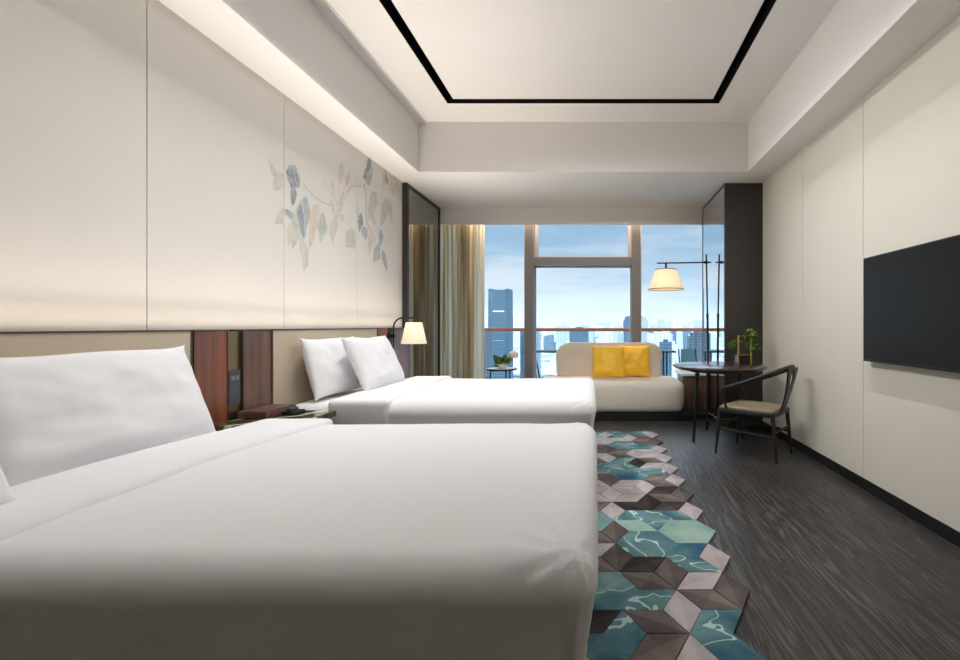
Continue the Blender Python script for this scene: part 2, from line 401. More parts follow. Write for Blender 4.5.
# curtains
def curtain(name, x0, x1, y, m, waves, amp, seed, label, zt=2.86):
    r = random.Random(seed); ph = [r.uniform(0, 6) for _ in range(4)]
    def f(u, v):
        x = x0+(x1-x0)*u; a = amp*(.65+.35*v)
        yy = y + a*math.sin(u*waves*2*PI+ph[0]) + a*.35*math.sin(u*waves*4.3*PI+ph[1]+v*1.5)
        return Vector((x+.35*a*math.sin(u*waves*4*PI+ph[2]), yy, .09+(zt-.09)*v))
    o = MB().grid(f, int(waves*22), 24).build(name, m, smooth=80)
    md = o.modifiers.new('t', 'SOLIDIFY'); md.thickness = .002
    return tag(o, label, 'curtain')
curtain('drape_curtain', -2.145, -1.70, 6.26, M_drape, 6, .035, 3, 'olive-beige striped pleated drape at the left of the window')
curtain('sheer_curtain', -1.90, -1.565, 6.37, M_sheer, 6, .028, 5, 'pale sheer curtain pulled left, its straight edge against the sky')

# ------------------------------------------------------------------ mural on the left wall
mur = MB()
Xm = XL+.0012
def mp2(px, py): return on_side(px, py, XL)
lay = [0]
def leaf(x0, y0, x1, y1, w, ink, bend=0.0, n=12):
    """leaf from stem (x0,y0) to tip (x1,y1), given in photo positions on the wall plane"""
    a = mp2(x0, y0); b = mp2(x1, y1); d = b-a; L = d.length; t = d/L; nn = Vector((0, -t.z, t.y))
    lay[0] += 1; X = Xm + lay[0]*.00002
    le = []; ri = []
    for i in range(n+1):
        s = i/n; ww = 1.12*w*L*(math.sin(PI*s**.8)**.9)*(1+.14*math.sin(11*s+x0)+.06*math.sin(27*s+y0))
        c = a + d*s + nn*bend*L*math.sin(PI*s)
        p = c+nn*ww; q = c-nn*ww*.85
        le.append(Vector((X, p.y, p.z))); ri.append(Vector((X, q.y, q.z)))
    mur.mi = ink; mur.poly(le+ri[-2:0:-1])
def twig(pts, w, ink):
    pts = [mp2(*p) for p in pts]
    # smooth
    q = []
    for i in range(len(pts)-1):
        p0 = pts[max(i-1, 0)]; p1 = pts[i]; p2 = pts[i+1]; p3 = pts[min(i+2, len(pts)-1)]
        for k in range(5):
            s = k/5; q.append(.5*((2*p1)+(p2-p0)*s+(2*p0-5*p1+4*p2-p3)*s*s+(3*p1-p0-3*p2+p3)*s**3))
    q.append(pts[-1])
    lay[0] += 1; X = Xm + lay[0]*.00002; le = []; ri = []
    for i, p in enumerate(q):
        t = (q[min(i+1, len(q)-1)]-q[max(i-1, 0)]).normalized(); nn = Vector((0, -t.z, t.y)); ww = w*(1-.5*i/len(q))
        le.append(Vector((X, p.y+nn.y*ww, p.z+nn.z*ww))); ri.append(Vector((X, p.y-nn.y*ww, p.z-nn.z*ww)))
    mur.mi = ink
    for i in range(len(q)-1):
        mur.poly([le[i], le[i+1], ri[i+1], ri[i]])
twig([(303, 184), (312, 194), (322, 202), (330, 205), (340, 206)], .012, 3)
twig([(338, 204), (344, 196), (350, 188), (356, 186), (364, 186)], .016, 3)
twig([(338, 218), (337, 205), (333, 192), (330, 182)], .007, 4)
twig([(338, 212), (341, 198), (346, 184), (344, 170), (342, 164)], .008, 4)
twig([(338, 212), (336, 200), (326, 186), (324, 178)], .006, 4)
twig([(340, 208), (348, 194), (352, 180), (350, 176)], .006, 4)
twig([(340, 200), (339, 188), (341, 178)], .005, 4)
twig([(364, 184), (366, 200), (366, 216), (368, 226), (375, 240)], .007, 0)
leaf(340, 184, 342, 160, .17, 3); leaf(346, 186, 350, 172, .2, 4); leaf(334, 214, 330, 196, .12, 4)
leaf(340, 214, 343, 196, .1, 4); leaf(342, 220, 336, 210, .15, 3); leaf(334, 190, 331, 180, .14, 4)
leaf(288, 166, 300, 186, .42, 1, -.05); leaf(304, 198, 298, 236, .2, 2); leaf(318, 204, 311, 224, .22, 3); leaf(330, 222, 333, 246, .14, 3); leaf(347, 232, 356, 246, .3, 3); leaf(372, 200, 368, 222, .2, 3); leaf(366, 160, 373, 178, .3, 2)
leaf(284, 180, 268, 157, .13, 2, .2); leaf(283, 174, 273, 190, .28, 3)
leaf(286, 170, 299, 188, .36, 0, .05); leaf(294, 186, 292, 206, .2, 0); leaf(291, 188, 297, 178, .3, 0)
leaf(306, 196, 302, 244, .17, 1, -.05); leaf(300, 206, 303, 240, .14, 0)
leaf(284, 208, 274, 224, .2, 2, .1); leaf(284, 210, 296, 220, .2, 1)
leaf(296, 214, 292, 250, .18, 2); leaf(292, 222, 288, 246, .2, 3); leaf(300, 238, 304, 272, .16, 2, .12); leaf(297, 226, 309, 268, .1, 3)
leaf(313, 206, 309, 250, .12, 4, .05); leaf(314, 210, 312, 230, .16, 4)
leaf(323, 212, 320, 243, .24, 2); leaf(322, 214, 321, 238, .16, 1); leaf(336, 212, 333, 240, .16, 3); leaf(343, 214, 341, 222, .3, 4)
leaf(370, 156, 362, 178, .1, 0, .1); leaf(366, 168, 369, 186, .42, 0); leaf(370, 172, 367, 185, .3, 1)
leaf(376, 192, 369, 214, .25, 2); leaf(371, 212, 375, 226, .24, 2); leaf(361, 212, 359, 232, .2, 0); leaf(358, 206, 357, 226, .1, 3)
leaf(354, 230, 345, 247, .36, 2, .05); leaf(363, 226, 366, 240, .4, 1); leaf(370, 234, 369, 254, .2, 4); leaf(381, 229, 380, 246, .26, 1)
leaf(379, 244, 373, 262, .26, 1, .05); leaf(382, 250, 387, 272, .18, 1)
leaf(386, 168, 383, 190, .2, 3); leaf(385, 174, 388, 186, .3, 0); leaf(386, 198, 381, 226, .22, 2); leaf(388, 198, 392, 224, .2, 2)
leaf(391, 176, 395, 198, .25, 4); leaf(392, 178, 399, 172, .2, 4); leaf(396, 182, 401, 202, .25, 3); leaf(388, 182, 393, 196, .2, 4)
twig([(386, 176), (392, 184), (396, 194), (400, 204)], .008, 4); twig([(387, 190), (393, 184), (400, 180)], .008, 4)
for (a, b, c_, d) in ((302, 200, 305, 238), (293, 172, 296, 184), (322, 216, 321, 240), (385, 202, 382, 222), (301, 242, 304, 266), (374, 196, 371, 212)):
    twig([(a, b), ((a+c_)/2+.5, (b+d)/2), (c_, d)], .003, 5)
mo = mur.build('leaf_mural', INK, fixn=False)
# outward winding towards the room
for p in mo.data.polygons:
    if p.normal.x < 0: p.flip() if hasattr(p, 'flip') else None
tag(mo, 'painted grey-blue and sage leaf mural on the left wall panels', 'mural')

# ------------------------------------------------------------------ headboards
HX = -2.075; HZ = 1.13
hb = []
def headboard(y0, y1, label):
    t = thing('headboard', (XL+.04, (y0+y1)/2, 0), label, 'headboard')
    MB().box((XL+.0005, y0+.004, .03), (HX, y1-.004, HZ-.006), .006).build('upholstered_panel', M_headfab, t, smooth=True)
    box('top_trim', (XL, y0+.002, HZ-.006), (HX+.004, y1-.002, HZ), M_trimb, t)
    for ya in (y0, y1-.008):
        box('edge_trim', (XL, ya-.004, .03), (HX+.003, ya+.004, HZ-.001), M_trimb, t)
    return t
headboard(.95, 2.32, 'taupe upholstered headboard behind the nearer bed')
headboard(2.895, 4.29, 'taupe upholstered headboard behind the farther bed')
def wood_panel(y0, y1, label, m=M_wood_red):
    t = thing('wood_panel', (XL+.04, (y0+y1)/2, 0), label, 'panel')
    MB().box((XL+.0005, y0+.006, .03), (HX-.001, y1-.006, HZ-.006), .003).build('veneer', m, t)
    f = MB(); f.box((XL, y0+.001, .03), (HX+.002, y0+.006, HZ)); f.box((XL, y1-.006, .03), (HX+.002, y1-.001, HZ)); f.box((XL, y0+.006, HZ-.006), (HX+.002, y1-.006, HZ))
    f.build('trim', M_trimb, t)
wood_panel(.70, .945, 'red-brown wood wall panel left of the nearer headboard')
wood_panel(2.326, 2.545, 'red-brown wood wall panel right of the nearer headboard')
wood_panel(2.652, 2.890, 'brown wood wall panel left of the farther headboard', M_wood_brown)
wood_panel(4.296, 4.505, 'narrow red-brown wood wall panel right of the farther headboard')
wood_panel(4.590, 5.03, 'brown wood wall panel below the wall lamp beside the smoked mirror', M_wood_brown)
def strip(y0, y1, label, pz0, pz1, plabel):
    t = tag(box('metal_strip', (XL, y0, .03), (HX-.014, y1, HZ-.012), M_bronze), label, 'metal strip')
    s = thing('socket_plate', (HX-.014, (y0+y1)/2, pz0), plabel, 'socket')
    MB().box((HX-.0145, y0+.01, pz0), (HX-.004, y1-.01, pz1), .002).build('plate', M_plate, s)
    mk = MB(); zc = pz1-.045; x = HX-.0035
    w = (y1-y0-.02)/2; yc = (y0+y1)/2
    for k in (-1, 1):
        c0 = yc+k*w*.36; h = w*.22
        for (a, b, c2, d) in ((c0-h, c0+h, zc+h, zc+h+.002), (c0-h, c0+h, zc-h-.002, zc-h), (c0-h, c0-h+.002, zc-h, zc+h), (c0+h-.002, c0+h, zc-h, zc+h)):
            mk.box((x-.001, a, c2), (x+.0005, b, d))
        mk.box((x-.001, c0-.001, zc-.004), (x+.0005, c0+.003, zc+.004))
    mk.build('marking', M_mark, s)
strip(2.548, 2.650, 'brushed bronze strip between wood panels beside the nearer bed', .70, .895, 'dark grey socket plate on the bronze strip between the beds')
strip(4.508, 4.588, 'brushed bronze strip behind the wall lamp', .78, .90, 'small dark grey socket plate under the wall lamp')

# wall lamp
def wall_lamp():
    y = 4.548; xb = HX-.014
    t = thing('wall_lamp', (xb, y, .95), 'black gooseneck wall lamp with lit white shade beside the farther bed', 'lamp')
    MB().box((xb, y-.025, .98), (xb+.02, y+.025, 1.09), .004).build('wall_mount', M_darkmetal, t)
    x1 = (391.5-CX)*y/F+.02; xs = (414-CX)*y/F; zt = 1.15+(326-318)*y/F
    pts = [(x1, y, .92), (x1, y, 1.12)]
    for k in range(9):
        a = PI - k*PI/16
        pts.append((x1+.09+.09*math.cos(a), y, 1.13+(zt-1.13)*math.sin(a)))
    pts += [(xs, y, zt), (xs+.025, y, zt)]
    MB().tube(pts, .0085, 10).build('arm', M_darkmetal, t, smooth=True)
    MB().tube([(xb+.01, y, 1.05), (x1, y, 1.05)], .012, 10).tube([(x1-.018, y, 1.05), (x1+.018, y, 1.05)], .02, 12).build('joint', M_darkmetal, t, smooth=True)
    MB().tube([(xs, y, zt), (xs, y, zt-.05)], .011, 10).build('lamp_holder', M_bronze_d, t, smooth=True)
    rb = 12.2*y/F; rt = 7.6*y/F; z0 = 1.15-(343.6-326)*y/F; z1 = 1.15+(326-322.3)*y/F
    MB().lathe([(rb, z0), (rt, z1)], (xs, y, 0), 36, cap=False).build('lamp_shade', M_shade2, t, smooth=True).modifiers.new('t', 'SOLIDIFY').thickness = .002
    MB().lathe([(.02, z0+.06), (.028, z0+.09), (.02, z0+.13), (.01, z0+.15)], (xs, y, 0), 16).build('bulb', m_emit_shade('warm_bulb', (1, .8, .55, 1), 6), t, smooth=True)
    return xs, y, z0
wlx, wly, wlz = wall_lamp()

# ------------------------------------------------------------------ beds
def rbox(lo, hi, r, res=.03, fn=None, open_bottom=False):
    lo = Vector(lo); hi = Vector(hi); mb = MB(); bm = mb.bm
    d = hi-lo; n = [max(4, int(round(d[i]/res))) for i in range(3)]
    vm = {}
    def V(i, j, k):
        key = (i, j, k)
        if key not in vm:
            p = Vector((lo.x+d.x*i/n[0], lo.y+d.y*j/n[1], lo.z+d.z*k/n[2]))
            q = Vector([min(max(p[a], lo[a]+r), hi[a]-r) for a in range(3)])
            dd = p-q
            if dd.length > 1e-6:
                # remap so that faces keep an even spread
                p = q+dd.normalized()*r
                nrm = dd.normalized()
            else: nrm = Vector((0, 0, 1))
            if fn: p = fn(p, nrm)
            vm[key] = bm.verts.new(p)
        return vm[key]
    for a in range(3):
        b, c = (a+1) % 3, (a+2) % 3
        for side in (0, n[a]):
            if open_bottom and a == 2 and side == 0: continue
            for i in range(n[b]):
                for j in range(n[c]):
                    idx = []
                    for (u, v) in ((i, j), (i+1, j), (i+1, j+1), (i, j+1)):
                        k = [0, 0, 0]; k[a] = side; k[b] = u; k[c] = v; idx.append(V(*k))
                    bm.faces.new(idx)
    return mb

def bed(y0, y1, which, pil):
    yc = (y0+y1)/2; H = .655
    t = thing('bed', (-1.05, yc, 0), 'bed base with white mattress, the %s of two twin beds, under its duvet' % which, 'bed')
    MB().box((-2.06, y0+.07, .06), (-.09, y1-.07, .30), .02).build('bed_base', M_bedbase, t)
    for xx in (-1.95, -.2):
        for yy in (y0+.14, y1-.14):
            MB().lathe([(.022, 0), (.03, .065)], (xx, yy, 0), 14).build('leg', M_chairwood, t)
    rbox((-2.068, y0+.045, .30), (-.07, y1-.045, .625), .07, .05,
         lambda p, n: p+Vector((0, 0, .006*noise.noise(p*4)))).build('mattress', M_linen, t, smooth=180)
    def duv(off, seed, x0, x1, foldx):
        lo = Vector((x0, y0-off, .13)); hi = Vector((x1, y1+off, H+off))
        def f(p, nrm):
            q = p.copy(); top = max(0, nrm.z)
            # gentle crown and softness
            v = (p.y-yc)/((y1-y0)/2)
            if p.z > .45: q.z += .010*(1-v*v) - .004
            depth = max(0, (H-.08-p.z))/H
            nz = noise.noise(Vector((p.x*1.6, p.y*1.6, p.z*1.5+seed)))
            q += nrm*(.007*nz)
            q += nrm*.0022*noise.noise(Vector((p.x*7, p.y*5, p.z*7+seed)))*(1 if top > .3 else 1.6)
            # hanging sides: long soft vertical folds, taper inward at the hem
            if depth > 0:
                inw = .055*depth**.7
                if nrm.x > .3 and x1 > -.5: q.x -= inw*nrm.x
                q.y -= inw*.8*nrm.y
                s = p.x if abs(nrm.y) > abs(nrm.x) else p.y
                q += Vector((nrm.x, nrm.y, 0))*.008*depth*math.sin(s*9+seed+1.5*math.sin(s*3.1))
                # gathered pleats at the foot corners
                if x1 > -.5:
                    cy = y0 if p.y < yc else y1
                    sf_ = abs(p.y-cy); ss_ = abs(p.x-x1)
                    arc = sf_ if nrm.x > abs(nrm.y) else -ss_       # along the foot face / along the side face
                    dl = math.hypot(sf_, ss_)
                    if dl < .36:
                        g_ = min(1, depth*5)*(1-dl/.36)
                        slant = .10*depth
                        e_ = 0
                        for (c0, w0, a0) in ((-.055, .022, -.020), (-.015, .018, .012), (.035, .014, -.012), (.075, .016, .010), (.115, .016, -.009), (.165, .02, .008), (-.12, .03, .007), (-.19, .035, -.006)):
                            cc_ = c0*(1+1.3*depth)-slant*.35
                            e_ += a0*math.exp(-((arc-cc_)/w0)**2)
                        q += Vector((nrm.x, nrm.y, 0))*(g_*(e_-.016))
            # corner crease on top
            if x1 > -.5 and p.z > H-.16:
                cy = y0 if p.y < yc else y1
                dc = Vector((p.x-(x1-.06), p.y-(cy+(.06 if cy == y0 else -.06)))); dl = dc.length
                if dl < .2:
                    ang = math.atan2(abs(dc.y), abs(dc.x)+1e-6)
                    q.z += .008*(1-dl/.2)*math.sin(ang*11)
            return q
        return lo, hi, f
    lo, hi, f = duv(0, 3 if which == 'nearer' else 9, -1.66, .008, 0)
    o = rbox(lo, hi, .085, .016, f, True).build('duvet', M_linen, smooth=180)
    tag(o, 'smooth white duvet spread over the %s bed' % which, 'duvet')
    lo, hi, f = duv(.017, 3 if which == 'nearer' else 9, -1.74, -1.365, 0)
    def g(p, nrm):
        q = f(p, nrm)
        w_ = min(1, max(0, (p.x+1.62)/.25)); q.x += w_*(.02*math.sin(p.y*2.2+1)+.012*noise.noise(Vector((0, p.y*6, 1))))
        return q
    b = rbox(lo, hi, .03, .02, g, True)
    bo = b.build('folded_sheet', M_pillow, o, smooth=180)
    bo['label'] = 'folded-back white sheet band at the head end'
    return t
bed(.93, 2.36, 'nearer', None)
bed(2.93, 4.345, 'farther', None)

def pillow(loc, W, Hh, T, lean, rz, label, name='pillow', m=M_pillow, flange=.0, wr=1.0, cat='pillow', group=None, seed=0, tw=0):
    """W along y, Hh up, T thick; front towards +x"""
    n = 40; mb = MB(); bm = mb.bm
    def P(u, v, s):
        cu = abs(u); cv = abs(v)
        # outline: pulled-in sides, pointed corners
        y = u*W/2*(1-.035*(1-cv**2)*cu-.035*(1-cv**12)*cu); z = v*Hh/2*(1-.04*(1-cu**2)*cv-.045*(1-cu**14)*cv)
        e = max(0, (1-cu**3.2))*max(0, (1-cv**3.2))
        th = T/2*(e**.55)
        wn = noise.noise(Vector((u*2.2+seed, v*2.2, s*3.0)))*.13 + noise.noise(Vector((u*6+seed, v*4, s*2)))*.05*wr
        edge = max(cu, cv)
        wn += .06*wr*math.sin((u*v)*14+seed)*edge**4*(e**.3)
        th *= (1+wn*1.6)
        droop = -.03*Hh*(1-cv)*0
        x = s*th + .012*wr*math.sin(u*5+seed)*cv*(1 if v > 0 else .3)
        return Vector((x, y, z+droop))
    gr = {}
    for s in (-1, 1):
        for i in range(n+1):
            for j in range(n+1):
                if s == 1 and (i in (0, n) or j in (0, n)): gr[(s, i, j)] = gr[(-1, i, j)]; continue
                a = math.sin((i/n-.5)*PI)*.35+(i/n*2-1)*.65; b = math.sin((j/n-.5)*PI)*.35+(j/n*2-1)*.65
                gr[(s, i, j)] = bm.verts.new(P(a, b, s))
    for s in (-1, 1):
        for i in range(n):
            for j in range(n):
                bm.faces.new((gr[(s, i, j)], gr[(s, i+1, j)], gr[(s, i+1, j+1)], gr[(s, i, j+1)]))
    M = Matrix.Translation(Vector(loc)) @ Matrix.Rotation(rz, 4, 'Z') @ Matrix.Rotation(lean, 4, 'Y') @ Matrix.Rotation(tw, 4, 'X')
    bmesh.ops.transform(bm, matrix=M, verts=bm.verts)
    o = mb.build(name, m, smooth=180)
    return tag(o, label, cat, group)
# lean: negative tilts the top towards the headboard (-x)
pillow((-1.905, 1.765, .842), .84, .47, .17, -.36, 0, 'large white pillow against the nearer headboard', seed=1, wr=1)
pillow((-1.70, .86, .865), .80, .47, .17, -.42, -.06, 'white pillow at the left edge, in front on the nearer bed', seed=4)
pillow((-1.955, 3.40, .855), .72, .45, .13, -.26, 0, 'white pillow behind the other on the farther bed', seed=7)
pillow((-1.765, 3.63, .862), .70, .46, .15, -.42, 0, 'white pillow in front on the farther bed, nearer the window', seed=11)

# ------------------------------------------------------------------ nightstand
def m_marble():
    m = mat('green_marble', srgb(70, 78, 50), .12, spec=.6)
    nt = m.node_tree; b = nt.nodes['Principled BSDF']; mp = [n for n in nt.nodes if n.type == 'MAPPING'][0]
    mp.inputs['Rotation'].default_value = (0, 0, .5)
    w = nt.nodes.new('ShaderNodeTexWave'); w.inputs['Scale'].default_value = 2.2; w.inputs['Distortion'].default_value = 5; w.inputs['Detail'].default_value = 3; w.inputs['Detail Scale'].default_value = 1.5
    nt.links.new(mp.outputs[0], w.inputs['Vector'])
    r = nt.nodes.new('ShaderNodeValToRGB'); cr = r.color_ramp
    cr.elements[0].color = srgb(44, 58, 38); cr.elements[1].color = srgb(216, 214, 200); cr.elements[1].position = .98
    e = cr.elements.new(.6); e.color = srgb(104, 106, 66); e = cr.elements.new(.9); e.color = srgb(84, 92, 60)
    nt.links.new(w.outputs['Fac'], r.inputs[0]); nt.links.new(r.outputs[0], b.inputs['Base Color']); return m
ns = thing('nightstand', (-1.75, 2.645, 0), 'nightstand with green veined marble top between the two beds', 'nightstand')
MB().box((-2.07, 2.44, .05), (-1.665, 2.85, .575), .006).build('body', M_wood_brown, ns)
MB().box((-2.072, 2.425, .575), (-1.65, 2.872, .612), .004).build('marble_top', m_marble(), ns)
for k, (za, zb) in enumerate(((.09, .31), (.33, .55))):
    dr = MB().box((-1.667, 2.46, za), (-1.653, 2.83, zb), .004).build('drawer', M_wood_red, ns)
    MB().box((-1.654, 2.58, zb-.035), (-1.639, 2.71, zb-.02), .003).build('handle', M_brass, dr)
for xx in (-2.03, -1.70):
    for yy in (2.48, 2.81): MB().lathe([(.014, 0), (.018, .052)], (xx, yy, 0), 12).build('leg', M_bronze_d, ns)
wb = thing('wooden_tray_box', (-1.98, 2.75, .612), 'brown wooden box at the wall side of the nightstand', 'box')
MB().box((-2.07, 2.60, .6125), (-1.90, 2.865, .647), .004).build('box_body', M_wood_brown, wb)
MB().box((-2.068, 2.603, .647), (-1.902, 2.862, .655), .003).build('lid', M_wood_brown, wb)
ph = thing('bedside_phone', (-1.83, 2.76, .612), 'small black cordless phone base beside the wooden box on the nightstand', 'phone')
MB().box((-1.885, 2.70, .6125), (-1.80, 2.80, .635), .006).build('phone_base', M_box_black, ph, smooth=True)
MB().box((-1.87, 2.72, .634), (-1.835, 2.79, .652), .006).build('handset', M_plate, ph, smooth=True)
rc = thing('remote_control', (-1.73, 2.49, .612), 'small black remote control on the green marble nightstand top', 'remote')
MB().box((-1.79, 2.47, .6125), (-1.68, 2.51, .628), .005).build('remote_body', M_box_black, rc, smooth=True)
mk = MB()
for k in range(5): mk.box((-1.78+k*.018, 2.483, .6275), (-1.772+k*.018, 2.497, .6295))
mk.build('buttons', M_plate, rc)

# ------------------------------------------------------------------ rug
def m_rug(name, cols, scale=5, streak=None):
    m = mat(name, cols[0], .95, spec=.05)
    nt = m.node_tree; b = nt.nodes['Principled BSDF']; mp = [n for n in nt.nodes if n.type == 'MAPPING'][0]
    at = nt.nodes.new('ShaderNodeAttribute'); at.attribute_name = 'tone'
    n = nt.nodes.new('ShaderNodeTexNoise'); n.inputs['Scale'].default_value = scale; n.inputs['Detail'].default_value = 3; n.inputs['Distortion'].default_value = .5
    nt.links.new(mp.outputs[0], n.inputs['Vector'])
    r = nt.nodes.new('ShaderNodeValToRGB'); cr = r.color_ramp; k = len(cols)
    cr.elements[0].color = cols[0]; cr.elements[0].position = .3; cr.elements[1].color = cols[-1]; cr.elements[1].position = .7
    for i in range(1, k-1):
        e = cr.elements.new(.3+.4*i/(k-1)); e.color = cols[i]
    nt.links.new(n.outputs['Fac'], r.inputs[0]); last = r.outputs[0]
    if streak:
        n2 = nt.nodes.new('ShaderNodeTexNoise'); n2.inputs['Scale'].default_value = 3.8; n2.inputs['Detail'].default_value = 2.5; n2.inputs['Distortion'].default_value = .4
        nt.links.new(mp.outputs[0], n2.inputs['Vector'])
        s = nt.nodes.new('ShaderNodeMath'); s.operation = 'SUBTRACT'; s.inputs[1].default_value = .52
        a = nt.nodes.new('ShaderNodeMath'); a.operation = 'ABSOLUTE'
        l = nt.nodes.new('ShaderNodeMath'); l.operation = 'LESS_THAN'; l.inputs[1].default_value = .007
        nt.links.new(n2.outputs['Fac'], s.inputs[0]); nt.links.new(s.outputs[0], a.inputs[0]); nt.links.new(a.outputs[0], l.inputs[0])
        mx = nt.nodes.new('ShaderNodeMix'); mx.data_type = 'RGBA'; mx.inputs[7].default_value = streak
        nt.links.new(l.outputs[0], mx.inputs[0]); nt.links.new(last, mx.inputs[6]); last = mx.outputs[2]
    mul = nt.nodes.new('ShaderNodeMix'); mul.data_type = 'RGBA'; mul.blend_type = 'MULTIPLY'; mul.inputs[0].default_value = 1
    nt.links.new(last, mul.inputs[6]); nt.links.new(at.outputs['Color'], mul.inputs[7])
    # heathered yarn
    fn = nt.nodes.new('ShaderNodeTexNoise'); fn.inputs['Scale'].default_value = 260; fn.inputs['Detail'].default_value = 2
    nt.links.new(mp.outputs[0], fn.inputs['Vector'])
    mr = nt.nodes.new('ShaderNodeMapRange'); mr.inputs['To Min'].default_value = .72; mr.inputs['To Max'].default_value = 1.28
    nt.links.new(fn.outputs['Fac'], mr.inputs['Value'])
    m3 = nt.nodes.new('ShaderNodeMix'); m3.data_type = 'RGBA'; m3.blend_type = 'MULTIPLY'; m3.inputs[0].default_value = 1
    nt.links.new(mul.outputs[2], m3.inputs[6]); nt.links.new(mr.outputs[0], m3.inputs[7])
    nt.links.new(m3.outputs[2], b.inputs['Base Color'])
    bp = nt.nodes.new('ShaderNodeBump'); bp.inputs['Strength'].default_value = .6; bp.inputs['Distance'].default_value = .003
    nt.links.new(fn.outputs['Fac'], bp.inputs['Height']); nt.links.new(bp.outputs[0], b.inputs['Normal'])
    return m
M_rugs = [m_rug('rug_taupe', [srgb(102, 93, 90), srgb(126, 116, 112)]),
          m_rug('rug_pale', [srgb(162, 152, 151), srgb(188, 180, 180)]),
          m_rug('rug_dark', [srgb(56, 51, 50), srgb(74, 68, 66)]),
          m_rug('rug_teal', [srgb(44, 84, 112), srgb(78, 112, 120), srgb(104, 138, 140), srgb(132, 158, 152)], 4, srgb(176, 200, 196)),
          m_rug('rug_mint', [srgb(124, 156, 148), srgb(152, 174, 162)], 6)]
